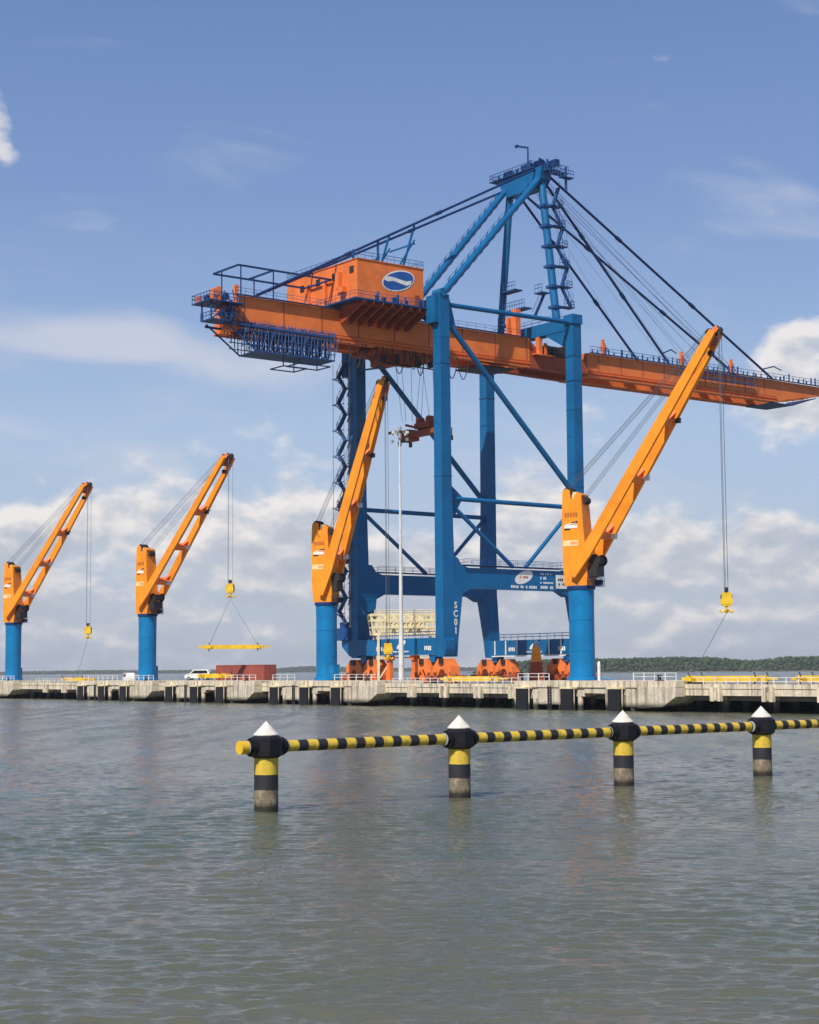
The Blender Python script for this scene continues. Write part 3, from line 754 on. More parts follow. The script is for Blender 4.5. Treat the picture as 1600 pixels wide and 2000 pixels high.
# sill beams with end machinery
for u in (0, G):
    m = MB(); m.box(u - 1.1, u + 1.1, 1.06, W - 1.1, 8.3, 11.1); 
    if u == 0: m.prism([(W + 1.05, 8.2), (W + 1.6, 8.2), (W + 4.0, 10.0), (W + 4.0, 11.1), (W + 1.05, 11.1)], u - 1.0, u + 1.0, 'x')
    m.prism([(-1.05, 8.2), (-1.3, 8.2), (-1.6, 9.2), (-1.5, 10.6), (-1.05, 11.1)], u - 1.0, u + 1.0, 'x'); sb = P(m, 'sill_beam', B_)
    m = MB(); m.rail([(u - 1.0, 1.2, 11.1), (u - 1.0, W - 1.2, 11.1)]); m.rail([(u + 1.0, 1.2, 11.1), (u + 1.0, W - 1.2, 11.1)]); P(m, 'handrail', M_['cage'], sb)
    e = MB(); fx = u - 1.1
    for (ya, yb, za, zb) in ((2.2, 4.2, 9.0, 9.75), (16.0, 17.9, 9.0, 9.75)):
        glyphs(e, ya, yb, za, zb, 4, 'y', fx - .002, int(ya * 10))
    glyphs(e, 8.5, 13.0, 8.75, 9.0, 10, 'y', fx - .002, 31)
    P(e, 'lettering', M_['white'], sb)
    e = MB(); pts = [(10.6 + 1.35 * cos(a) * cos(.35) - .62 * sin(a) * sin(.35), 10.05 + 1.35 * cos(a) * -sin(.35) * -1 * -1 + .62 * sin(a) * cos(.35)) for a in [2 * pi * k / 24 for k in range(24)]]
    e.prism(pts, fx - .03, fx - .002, 'x'); P(e, 'emblem', M_['white'], sb)
m = MB()
for v in (3.2, 6.4, 9.6, 15.2, 18.4, 21.5): m.box(G - 1.35, G - 1.2, v - .12, v + .12, 8.4, 11.0)
m.box(G - 1.33, G - 1.2, 2.0, W - 2.0, 8.05, 8.25); P(m, 'pipe_guard', M_['white'])
m = MB(); m.box(-1.5, 1.4, W + 1.2, W + 5.2, 11.11, 13.3); m.box(-1.0, 1.0, W + 2.5, W + 4.6, 13.3, 14.4); m.tube((-1.7, W + 3.2, 12.2), (-1.5, W + 3.2, 12.2), 1.2, 18)
P(m, 'machinery_cabin', M_['cage'])
m = MB(); m.tube((0, -1.6, 0), (0, -1.2, 0), .1, 6); 
# crossbeams at the top of the legs
m = MB(); m.box(G - 1.0, G + 1.0, 1.1, W - 1.1, 66.9, 69.1); m.prism([(1.03, 63.9), (2.0, 64.2), (6.6, 66.8), (6.6, 66.95), (1.03, 66.95)], G - 0.9, G + 0.9, 'x'); m.prism([(W - 1.03, 63.9), (W - 2.0, 64.2), (W - 6.6, 66.8), (W - 6.6, 66.95), (W - 1.03, 66.95)], G - 0.9, G + 0.9, 'x')
cb = P(m, 'crossbeam', B_)
m = MB(); m.rail([(G - 1, 2.0, 69.1), (G - 1, W - 2, 69.1)]); m.rail([(G + 1, 2.0, 69.1), (G + 1, W - 2, 69.1)]); P(m, 'handrail', M_['cage'], cb)
m = MB(); m.box(-1.0, 1.0, 1.1, W - 1.1, 67.0, 69.0); m.prism([(1.03, 63.8), (5.5, 66.7), (5.5, 67.05), (1.03, 67.05)], -.9, .9, 'x'); P(m, 'crossbeam', N_)
# braces
def brace(p0, p1, r, name='brace', mat=B_):
    m = MB(); m.tube(p0, p1, r, 12)
    a = Vector(p0); b = Vector(p1)
    return P(m, name, mat)
for v in (0, W):
    brace((1.0, v, 67.9), (G - 1.0, v, 68.2), 0.42)
    brace((1.6, v, 64.6), (G - 1.1, v, 37.6), 0.50)
    brace((1.0, v, 34.6), (G - 1.0, v, 34.5), 0.40)
    brace((1.2, v, 34.0), (15.3, v, 23.4), 0.36)
    brace((G - 1.2, v, 34.0), (18.2, v, 23.4), 0.36)
m = MB()
for v in (0,):
    m.prism([(1.0, 32.0), (1.0, 37.0), (2.0, 36.6), (4.2, 34.9), (2.6, 32.0)], v - .12, v + .12)
P(m, 'gusset', B_)
# girder: two boxes with rail ledges
def girder(name, u0, u1, z0, z1, mat=OR):
    m = MB()
    for (a, b) in ((8.6, 10.3), (14.7, 16.4)):
        m.box(u0, u1, a, b, z0 + 1.15, z1)
    for (a, b) in ((8.75, 10.5), (14.5, 16.25)):
        m.box(u0, u1, a, b, z0 + 0.1, z0 + 1.14)
    for (a, b) in ((8.35, 8.75), (16.25, 16.65)):
        m.box(u0, u1, a, b, z0 + 0.62, z0 + 0.86); m.box(u0, u1, a, b, z0 - 0.05, z0 + .16)
    u = u0 + 1.5
    while u < u1 - 1:
        m.box(u - .3, u + .3, 10.5, 14.5, z0 + 1.6, z1 - 0.4); u += 7.0
    return P(m, name, mat)
gr = girder('girder', -35.0, 27.5, 61.0, 66.4)
for k in range(9):
    m = MB(); u = -34 + k * 7.6; m.box(u - .08, u + .08, 8.54, 8.598, 62.2, 66.38); P(m, 'stiffener', M_['rusto'], gr)
m = MB()
for v in (8.2, 16.8):
    m.box(-36, 27, v - .4, v + .35, 66.41, 66.5); m.rail([(-36, v, 66.5), (-16, v, 66.5)]); m.rail([(2, v, 66.5), (27, v, 66.5)])
P(m, 'walkway', M_['cage'], gr)
m = MB(); 
for (a, b) in ((8.7, 10.3), (14.7, 16.3)): m.prism([(27.52, 61.0), (41.9, 60.8), (41.9, 64.0), (38.0, 63.6), (31.0, 63.6), (27.52, 66.3)], a, b)
P(m, 'hinge_frame', M_['rusto'], gr)
m = MB()
for u, z, r in ((32.2, 64.9, 0.9), (34.3, 64.6, .75), (36.5, 65.0, 1.0), (38.6, 64.5, 0.8)):
    m.tube((u, 8.9, z), (u, 9.3, z), r, 16); m.tube((u, 9.8, z), (u, 10.2, z), r, 16)
m.box(31.5, 40.5, 9.3, 9.8, 63.6, 65.4); m.box(33.5, 40.0, 11.0, 14.0, 63.8, 66.2)
P(m, 'hinge_machinery', M_['dark'], gr)
m = MB(); m.box(29.3, 30.2, 8.0, 8.9, 63.6, 66.8); m.box(31.0, 31.5, 8.2, 8.6, 63.8, 65.9); m.box(28.2, 33.2, 7.7, 8.7, 63.45, 63.6); P(m, 'hinge_cabinet', OR, gr)
bm_ = girder('boom', 42.0, 96.0, 60.8, 65.3)
for k in range(9):
    m = MB(); u = 45 + k * 5.9; m.box(u - .07, u + .07, 8.54, 8.598, 62.0, 65.28); P(m, 'stiffener', M_['rusto'], bm_)
m = MB()
for (a, b) in ((8.6, 10.3), (14.7, 16.4)): m.prism([(96.02, 60.9), (99.5, 61.6), (112, 63.6), (112.4, 64.6), (110, 65.2), (96.02, 65.28)], a, b)
m.box(111, 112, 10.3, 14.7, 63.7, 64.8)
P(m, 'boom_tip', OR, bm_)
m = MB(); m.box(95.0, 101.5, 8.8, 16.2, 60.55, 60.7); m.prism([(101.5, 60.55), (109, 62.7), (109, 62.85), (101.5, 60.7)], 8.8, 16.2); m.rail([(95.0, 8.9, 60.7), (101.5, 8.9, 60.7), (108, 8.9, 62.6)], .8, 1.4); P(m, 'tip_platform', M_['cage'], bm_)
m = MB()
for v in (8.2, 16.8):
    m.box(42.5, 111, v - .4, v + .35, 65.32, 65.4); m.rail([(42.5, v, 65.4), (111, v, 65.4)], 1.2, 2.0, 0.045)
rr = random.Random(4)
for k in range(46):
    u = 43.5 + k * 1.45 + rr.uniform(-.4, .4); h_ = rr.uniform(.5, 1.7); m.box(u, u + rr.uniform(.08, .32), 8.45, 8.7, 65.4, 65.4 + h_)
P(m, 'walkway', M_['cage'], bm_)
for u in (46.5, 68.0, 82.5):
    m = MB(); m.box(u - .25, u + .25, 8.7, 9.2, 65.4, 68.4); m.box(u - .8, u + .8, 8.9, 9.1, 66.6, 67.0); m.tube((u, 8.8, 68.2), (u + 1.4, 8.8, 66.0), .12, 5); P(m, 'hoist_bracket', OR, bm_)
m = MB(); m.box(66, 88, 7.5, 7.9, 63.4, 63.6); m.box(66, 88, 7.5, 7.9, 64.6, 64.75)
for k in range(12): m.tube((66 + k * 2, 7.5, 62.6), (66 + k * 2, 7.5, 66.2), .06, 4, caps=False)
P(m, 'cable_tray', M_['cage'], bm_)
m = MB(); m.box(16, 24, 9.0, 16.0, 60.2, 60.5); P(m, 'under_platform', M_['dark'], gr)
# apex tower
AZ0, AZ1 = 95.8, 98.8
brace((G, 4.3, 69.1), (G, 7.9, 96.2), 0.75, 'apex_leg'); brace((G, 20.2, 69.1), (G, 16.9, 96.2), 0.70, 'apex_leg')
m = MB(); m.prism([(6.8, 96.6), (8.2, 95.0), (16.2, 95.0), (18.2, 97.2), (18.6, 98.8), (6.4, 98.8)], G - 1.3, G + 1.3, 'x'); ax = P(m, 'apex_beam', B_)
m = MB(); m.box(G - 1.8, G + 1.8, 8.2, 20.9, 98.82, 98.95); m.rail([(G - 1.7, 8.3, 98.9), (G - 1.7, 20.8, 98.9), (G + 1.7, 20.8, 98.9), (G + 1.7, 8.3, 98.9)], 1.3, .8, .06)
for (a_, b_, z_) in ((4.6, 8.1, 97.9), (2.4, 4.6, 96.8), (1.0, 2.4, 95.6)): m.box(G - .9, G + 1.9, a_, b_, z_, z_ + .12); m.rail([(G - .8, b_, z_), (G - .8, a_, z_), (G + 1.8, a_, z_)], 1.3, .7, .06)
m.box(G + .2, G + .5, 1.4, 1.8, 93.2, 97.6)
rr = random.Random(21)
for k in range(30):
    v = rr.uniform(6.2, 20); z = 98.95; h_ = rr.uniform(.6, 2.0) if v < 13 else rr.uniform(.3, 1.2); u = G + rr.uniform(-1.6, 1.6); m.box(u, u + rr.uniform(.08, .4), v, v + rr.uniform(.1, .5), z, z + h_)
P(m, 'apex_platform', M_['cage'], ax)
for yy in (7.6, 8.8, 16.4, 17.4):
    m = MB(); m.tube((G, yy, 99.6), (G, yy + .35, 99.6), 1.0, 18); P(m, 'apex_sheave', N_, ax)
m = MB(); m.box(G - .8, G + .8, 10, 12.8, 98.95, 100.4); P(m, 'apex_housing', N_, ax)
m = MB(); m.box(G + 1.0, G + 2.0, 5.0, 7.2, 98.97, 100.2); P(m, 'apex_housing', N_, ax)
m = MB(); m.tube((G, 11.6, 99.0), (G, 11.6, 103.9), .16, 6); m.tube((G, 11.6, 103.8), (G, 14.8, 104.9), .2, 6); m.box(G - .2, G + .2, 14.4, 15.1, 104.6, 105.1); P(m, 'davit', N_, ax)
# back legs of the apex
brace((0.2, 0.3, 69.4), (G - .6, 8.0, 96.8), 0.62, 'back_leg'); brace((0.2, 8.2, 69.0), (G - .6, 17.4, 96.8), 0.62, 'back_leg')
for (a, b) in (((0.2, 0.3, 69.4), (G - .6, 8.0, 96.8)), ((0.2, 8.2, 69.0), (G - .6, 17.4, 96.8))):
    m = MB(); a = Vector(a); b = Vector(b)
    for k in range(14):
        p = a.lerp(b, .06 + k * .062); q = a.lerp(b, .06 + k * .062 + .03); m.beam(p + Vector((0, 0, .62)), q + Vector((0, 0, 1.5)), .1, .1)
        m.beam(p + Vector((0, 0, -.75)), q + Vector((0, 0, -.75)), .35, .3)
    m.tube(a.lerp(b, .06) + Vector((0, 0, 1.45)), a.lerp(b, .9) + Vector((0, 0, 1.45)), .05, 4)
    P(m, 'ladder_rail', M_['gblue'])
# stays
def stay(name, p0, p1, r=0.25):
    m = MB(); m.tube(p0, p1, r, 8)
    a = Vector(p0); b = Vector(p1)
    for f in (.3, .62): c = a.lerp(b, f); d = (b - a).normalized(); m.tube(c - d * .7, c + d * .7, r * 1.5, 8)
    return P(m, name, N_)
stay('backstay', (-31.5, 9.0, 66.9), (G - .8, 8.2, 98.8), .22); stay('backstay', (-31.5, 15.9, 66.5), (G - .8, 17.0, 96.7), .22)
stay('forestay', (G + .8, 7.8, 98.2), (95.2, 8.9, 65.6)); stay('forestay', (G + .8, 8.6, 97.2), (64.6, 9.0, 65.6))
stay('forestay', (G + .8, 17.2, 98.2), (95.2, 16.1, 65.6)); stay('forestay', (G + .8, 16.6, 97.2), (64.6, 16.0, 65.6))
m = MB()
for (u, z, du) in ((92.3, 67.4, 3.4), (62.9, 67.6, 2.2)): m.tube((u, 8.9, z), (u + du, 8.9, z + .9), .14, 5); m.tube((u + du, 8.9, z + .9), (u + du * 1.7, 8.9, z + .3), .12, 5)
P(m, 'stay_bracket', N_)
m = MB()
for yy, e in ((10, 86), (10.6, 84), (12, 88), (14, 85)): rope(m, (G + 1, yy, 98.8), (e, yy, 65.8), .05)
for yy, e in ((9.6, 66), (10.2, 72), (11.4, 76), (13.4, 60), (13.8, 70), (14.2, 80)): rope(m, (G + 1, yy, 98.6), (e, yy, 65.8), .03)
P(m, 'boom_rope', M_['rope'])
# machinery house
HX0, HX1, HY0, HY1, HZ0, HZ1 = -15.4, -1.5, 3.0, 24.4, 67.3, 74.2
m = MB(); m.box(HX0, HX1, HY0, HY1, HZ0, HZ1); hs = P(m, 'machinery_house', OR)
m = MB(); m.box(HX0 - .15, HX1 + .15, HY0 - .15, HY1 + .15, HZ1 + .003, HZ1 + .12)
for x in [HX0 + 1.16 * k for k in range(1, 12)]: m.box(x - .025, x + .025, HY0 - .035, HY0 - .002, HZ0 + .1, HZ1 - .1)
for y in [HY0 + 1.2 * k for k in range(1, 18)]: m.box(HX0 - .035, HX0 - .002, y - .025, y + .025, HZ0 + .1, HZ1 - .1)
P(m, 'roof_edge', M_['orange'], hs)
m = MB(); m.rail([(HX0, HY0, HZ1 + .1), (HX1, HY0, HZ1 + .1), (HX1, HY1, HZ1 + .1), (HX0, HY1, HZ1 + .1), (HX0, HY0, HZ1 + .1)], 1.2, 1.5, .045); P(m, 'handrail', M_['cage'], hs)
for (y, z) in ((4.6, 72.6), (9.8, 72.3), (14.6, 72.2), (19.5, 72.0)):
    m = MB(); m.box(HX0 - .12, HX0 - .003, y - .55, y + .55, z - .5, z + .6); P(m, 'vent', M_['dark'], hs)
m = MB(); m.box(HX0 - .8, HX0 - .04, 7.4, 8.4, 69.8, 72.6); m.box(HX0 - .95, HX0 - .04, 6.0, 7.4, 69.0, 69.9); P(m, 'air_duct', OR, hs)
for y_ in (11.8, 16.8):
    m = MB(); m.box(HX0 - .6, HX0 - .04, y_, y_ + .6, 68.5, 72.2); P(m, 'air_duct', OR, hs)
e = MB(); n = 36
def ell(cx, cz, a, b, t0, tilt=0.28):
    return [(cx + a * cos(2 * pi * k / n) * cos(tilt) - b * sin(2 * pi * k / n) * sin(tilt), cz + a * cos(2 * pi * k / n) * sin(tilt) + b * sin(2 * pi * k / n) * cos(tilt)) for k in range(n)]
e.prism(ell(-6.9, 71.5, 3.55, 1.75, 0), HY0 - .06, HY0 - .037); e.mat(1); e.prism(ell(-6.9, 71.5, 3.3, 1.5, 0), HY0 - .09, HY0 - .061)
e.mat(0)
top = [(-9.9, 71.35), (-9.4, 71.95), (-8.2, 72.0), (-6.6, 71.75), (-5.2, 71.6), (-4.1, 71.9), (-4.2, 71.2), (-5.2, 70.85), (-6.6, 71.1), (-8.0, 71.35), (-9.2, 71.1)]
e.prism(top, HY0 - .115, HY0 - .091)
P(e, 'emblem', [M_['white'], M_['logo_blue']], hs)
m = MB(); m.box(HX0 - 1.6, HX1 + .6, HY0 - 1.5, HY1 + .8, 67.05, 67.28); m.rail([(HX0 - 1.5, HY1, 67.28), (HX0 - 1.5, HY0 - 1.4, 67.28), (HX1 + .5, HY0 - 1.4, 67.28)], 1.15, 1.4, .04); rr = random.Random(8)
for k in range(14):
    u = HX0 + 2.2 + rr.uniform(0, 10.5); m.box(u, u + rr.uniform(.1, .5), HY0 - 1.2, HY0 - .9, 67.28, 67.28 + rr.uniform(.5, 1.6))
P(m, 'house_walkway', M_['cage'], hs)
m = MB(); m.box(HX1 - 1.9, HX1 - .9, HY0 - .06, HY0 - .037, 67.4, 69.5); P(m, 'door', M_['rusto'], hs)
m = MB()
for k in range(8):
    u = HX0 + .4 + k * 1.95; m.prism([(HY0 - 1.4, 66.6), (HY0 - 1.4, 67.04), (8.5, 67.04), (8.5, 64.2), (7.6, 64.2)], u - .12, u + .12, 'x')
m.box(HX0, HX1, HY0, HY0 + .2, 66.5, 67.04)
P(m, 'support_bracket', M_['rusto'], hs)
# posts on the roof that carry the backstays
for (u, zt) in ((1.2, 83.6), (-6.8, 79.7)):
    m = MB()
    uu = min(u, -1.9)
    for v in (8.9, 16.2): m.beam((uu, v, 74.3), (u, v, zt), .32, .32); m.beam((uu - 1.4, v, 74.3), (u, v, zt - 2.6), .22, .22)
    m.beam((u, 8.9, zt - 3.2), (u, 16.2, zt - 3.2), .25, .25); m.box(uu - 1.5, uu + .5, 8.4, 9.4, 74.32, 75.4)
    P(m, 'stay_post', B_)
# land-side end: platforms, reels, frame
m = MB(); m.box(-41.6, -35.1, 6.8, 12.5, 64.6, 64.75); m.rail([(-35.2, 6.9, 64.75), (-41.5, 6.9, 64.75), (-41.5, 12.4, 64.75), (-35.2, 12.4, 64.75)], 1.3, .8, .06)
m.box(-41.0, -37.5, 7.0, 10.6, 61.6, 61.75); m.rail([(-37.5, 7.0, 61.7), (-41.0, 7.0, 61.7), (-41, 10.6, 61.7)], 1.2, .8, .06)
for (u, v) in ((-40.9, 7.4), (-40.9, 10.3), (-37, 7.4), (-37, 10.3)): m.beam((u, v, 61.6), (u, v, 64.6), .22, .22)
m.beam((-40.9, 7.4, 61.7), (-37, 7.4, 64.5), .16, .16); m.beam((-37, 7.4, 61.7), (-40.9, 7.4, 64.5), .16, .16)
P(m, 'end_platform', M_['cage'])
for (u, v, z, r) in ((-39.4, 9, 65.8, .55), (-37.2, 9.3, 66.0, .6), (-39.5, 11, 65.7, .55), (-36.6, 8.4, 63.4, .6), (-36.2, 12, 66.0, .6), (-38.6, 8.0, 62.9, .5)):
    m = MB(); m.tube((u, v - .35, z), (u, v + .35, z), r, 16); P(m, 'end_sheave', N_)
m = MB(); m.box(-37.6, -35.02, 8.7, 10.2, 62.2, 65.2); m.prism([(-37.6, 60.6), (-35.02, 60.6), (-35.02, 62.2), (-36.8, 62.0)], 8.9, 10.1); P(m, 'end_frame', OR)
for bx_ in ((-40.6, -39.8, 7.2, 8.2, 64.8, 66.6), (-37.6, -36.9, 11.0, 11.8, 64.8, 68.0), (-35.9, -35.3, 8.2, 9.0, 64.8, 68.0), (-39.0, -38.4, 10, 11, 64.8, 66.2), (-41.0, -40.5, 11, 12.0, 64.8, 66.0)):
    m = MB(); m.box(*bx_); P(m, 'end_cabinet', OR)
m = MB(); rr = random.Random(9)
for k in range(46):
    u = rr.uniform(-40.5, -34.6); v = rr.uniform(7, 9); z = rr.uniform(61.7, 65.8); m.beam((u, v, z), (u + rr.uniform(-1.5, 1.5), v + rr.uniform(-.5, .5), z + rr.uniform(-1.2, 1.6)), .1, .14)
P(m, 'pipework', N_)
m = MB(); z = 71.8
A0, A1, B0, B1 = (-34.3, 10.0, z), (-34.3, 17.9, z), (-15.9, 10.0, z), (-15.9, 17.9, z)
for a, b in ((A0, A1), (B0, B1), (A0, B0), (A1, B1), ((-27.5, 10.0, z), (-27.5, 17.9, z))): m.beam(a, b, .22, .3)
for a in ((-33.8, 10.0, z), (-33.8, 16.0, z), (-27.5, 10.0, z), (-27.5, 16.0, z)): m.beam(a, (a[0], a[1], 66.5), .16, .16)
P(m, 'hoist_frame', N_)
# suspended catwalk cage under the land-side girder
m = MB(); z0 = 57.4; VA, VB = 8.1, 13.4
m.box(-32.0, -16.5, VA - .1, VB + .1, z0, z0 + .2)
rr = random.Random(17)
for k in range(30):
    u = -35.5 + k * .65
    for v in (VA, VB, (VA + VB) / 2):
        zl = z0 if u > -31.8 else z0 + (-31.8 - u) * 1.15
        m.tube((u, v, zl), (u, v, 62.4), .06 + .05 * rr.random(), 4, caps=False)
    if k % 2: m.tube((u, VA, z0 + .2), (u + rr.uniform(.5, 1.6), VA, 62.0), .07, 4, caps=False)
    if k % 3: m.box(u, u + rr.uniform(.2, .5), VA + .3, VA + .8, rr.uniform(59.5, 61), 62.2)
for v in (VA, VB):
    for zz in (58.5, 59.6, 60.7, 61.5): m.tube((-34.0, v, zz), (-16.5, v, zz), .08, 4, caps=False)
    m.beam((-38.3, v, 62.0), (-31.9, v, z0 + .1), .18, .22); m.beam((-38.5, v, 61.6), (-17, v, 61.4), .25, .35)
cg = P(m, 'catwalk_cage', M_['cage'])
for k in range(16):
    m = MB(); u = -31 + k * .95; m.path([(u, 10.5, 61.6), (u + .1, 10.5, 58.6), (u + .4, 10.5, 57.8), (u + .75, 10.5, 58.6), (u + .85, 10.5, 61.6)], .15, 5)
    P(m, 'cable_loop', M_['navy'], cg)
m = MB()
for (u0, u1, z) in ((-26.2, -21.5, 55.8), (-23.0, -16.8, 56.6)): m.beam((u0, 9, z), (u1, 9, z), .16, .18); m.beam((u0, 13, z), (u1, 13, z), .16, .18); m.beam((u0, 9, z), (u0, 13, z), .16, .18); m.beam((u1, 9, z), (u1, 13, z), .16, .18); m.beam((u0, 9, z), (u0, 9, z0), .15, .15); m.beam((u1, 13, z), (u1, 13, z0), .15, .15)
P(m, 'hanging_frame', M_['cage'], cg)
# trolley and festoon loops
m = MB(); m.box(-7.0, 7.5, 8.6, 16.4, 60.3, 60.9); m.box(-4.4, -1.4, 10.4, 14.6, 58.6, 60.3); m.box(-1.0, 3.4, 9.5, 13.2, 59.2, 60.3); m.box(-2.4, 0.6, 8.4, 10.0, 58.3, 60.29); tr = P(m, 'trolley', M_['rusto'])
m = MB()
for (u, r) in ((-5.5, .6), (-2.2, .8), (2.0, .7), (4.8, .6)): m.tube((u, 9.0, 59.2), (u, 9.4, 59.2), r, 14)
m.tube((-7, 8.4, 58.4), (7, 8.4, 58.2), .12, 5)
P(m, 'wheel', M_['dark'], tr)
m = MB(); m.beam((-4.5, 10.5, 58.0), (-1.0, 22.8, 59.6), .28, .28); P(m, 'stinger_arm', N_, tr)
m = MB(); rr = random.Random(2); u = -13.5
while u < 10:
    w = rr.uniform(1.8, 3.0); s_ = rr.uniform(2.2, 4.4)
    m.path([(u + w * t, 8.2, 61.0 - s_ * (1 - (2 * t - 1) ** 2)) for t in (0, .1, .25, .4, .5, .6, .75, .9, 1)], .085, 5); u += w * rr.uniform(.55, 1.0)
P(m, 'festoon_cable', M_['dark'])
m = MB()
for (u, v, r_) in ((2, 17.0, .045), (3.4, 16.6, .045), (5.0, 15.4, .045), (5.6, 9.2, .045), (7.6, 8.8, .045), (2.6, 9.4, .045), (7.5, 14, .045), (9.5, 10, .045), (8.4, 16, .045)):
    rope(m, (u * .8, v * .9, 60.2), (5.6 + (u - 5.5) * .35, v, 50.0), r_)
P(m, 'hoist_rope', M_['rope'])
# stair tower on the far land-side leg
def stair_tower(u, v0, v1, z0, z1, n, uoff, mats, parent=sts, lean=None):
    dz = (z1 - z0) / n
    for k in range(n):
        za = z0 + k * dz; zb = za + dz
        a, b = (v0, v1) if k % 2 == 0 else (v1, v0)
        f = MB(); f.beam((u + uoff - .35, a, za), (u + uoff - .35, b, zb), .07, .22); f.beam((u + uoff + .35, a, za), (u + uoff + .35, b, zb), .07, .22); f.beam((u + uoff, a, za), (u + uoff, b, zb), .6, .04); 
        for hh in (1.0,): f.tube((u + uoff - .4, a, za + hh), (u + uoff - .4, b, zb + hh), .05, 4)
        for t in (.15, .5, .85): f.tube((u + uoff - .4, a + (b - a) * t, za + dz * t), (u + uoff - .4, a + (b - a) * t, za + dz * t + 1.0), .045, 4)
        f.build('stair_flight', mats, parent, O)
        l = MB(); sg = 1 if b > a else -1
        l.box(u - .1, u + uoff + .5, min(b, b + sg * 1.5), max(b, b + sg * 1.5), zb - .14, zb + .1); l.beam((u + uoff, b + sg * 1.4, zb), (u, b - sg * .2, zb - 1.4), .12, .12)
        l.rail([(u + uoff + .45, b, zb), (u + uoff + .45, b + sg * 1.25, zb), (u - .1, b + sg * 1.25, zb)], 1.1, .7, .045)
        l.build('landing', mats, parent, O)
stair_tower(-1.0, W + 1.9, W + 4.0, 14.0, 61.5, 20, -.5, M_['stair'])
m = MB()
for (x_, y_) in ((-2.1, W + 1.5), (-2.1, W + 4.9), (-1.1, W + 1.5)): m.tube((x_, y_, 14.0), (x_, y_, 61.5), .05, 4, caps=False)
for k in range(10): m.path([(-2.1, W + 1.5, 16 + k * 4.75), (-2.1, W + 3.4, 15.6 + k * 4.75), (-2.1, W + 5.2, 16.1 + k * 4.75)], .09, 4)
P(m, 'stair_frame', M_['stair'])
m = MB(); m.box(-.9, 0.3, W + 1.15, W + 1.75, 13.0, 63.0)
for k in range(32): m.box(-1.05, -.9, W + 1.0, W + 1.9, 13.5 + k * 1.55, 13.7 + k * 1.55)
P(m, 'lift_rail', M_['grey'])
m = MB(); m.box(-1.2, .6, W + 1.8, W + 3.4, 59.0, 63.6); P(m, 'lift_cabin', M_['cage'])
m = MB(); m.box(-1.6, .4, W + 1.8, W + 3.6, 25.2, 28.2); m.box(-1.9, .6, W + 1.6, W + 5.0, 25.0, 25.18); P(m, 'stair_cabin', M_['cage'])
# stair on the near apex leg (outer side)
nl = 6; rr = random.Random(5)
for k in range(nl):
    t0 = .10 + k * .145; zc = 69.1 + 27 * t0; vv = 4.3 + 3.6 * t0
    l = MB(); l.box(G + .4, G + 3.2, vv - 1.9, vv - .2, zc, zc + .12); l.rail([(G + .5, vv - 1.9, zc), (G + 3.1, vv - 1.9, zc), (G + 3.1, vv - .2, zc)], 1.2, .9, .05)
    l.box(G - .95, G + .95, vv - .95, vv + .95, zc - .15, zc + .35)
    for q_ in range(5): l.tube((G + .6 + q_ * .6, vv - 1.8, zc), (G + .9 + q_ * .55, vv - 1.6, zc + rr.uniform(1.5, 3.6)), .05, 4, caps=False)
    l.build('landing', M_['cage'], sts, O)
    if k < nl:
        z2 = zc + 27 * .145; f = MB(); a, b = ((G + 1.0, G + 3.0) if k % 2 else (G + 3.0, G + 1.0))
        f.beam((a, vv - 1.2, zc), (b, vv - .7, z2), .7, .3); f.tube((a, vv - 1.6, zc + 1.1), (b, vv - 1.1, z2 + 1.1), .06, 4)
        for t in (.2, .5, .8): f.tube((a + (b - a) * t, vv - 1.5, zc + (z2 - zc) * t), (a + (b - a) * t, vv - 1.5, zc + (z2 - zc) * t + 1.1), .05, 4)
        f.build('stair_flight', M_['cage'], sts, O)
for (va, vb, z) in ((14.6, 18.8, 76.9), (12.0, 19.0, 73.0), (7.0, 9.0, 75.0), (16.4, 19.6, 70.6)):
    l = MB(); l.box(G - 1.2, G + .8, va, vb, z, z + .25); l.rail([(G - 1.1, va, z + .2), (G - 1.1, vb, z + .2)], 1.5, .7, .06); l.build('landing', M_['cage'], sts, O)
m = MB(); m.tube((G, 7.6, 75.0), (G, 10.5, 71.0), .3, 6); m.tube((G - .5, 7.6, 76.0), (G - .5, 10.5, 72.0), .06, 4); P(m, 'stair_flight', M_['cage'])
m = MB(); m.box(26.6, 27.8, 11.3, 12.6, 66.5, 72.4); m.box(26.2, 28.2, 13.1, 13.6, 66.5, 71.0); m.box(25.8, 28.6, 10.9, 13.3, 66.5, 67.3); P(m, 'hoist_cabin', OR)
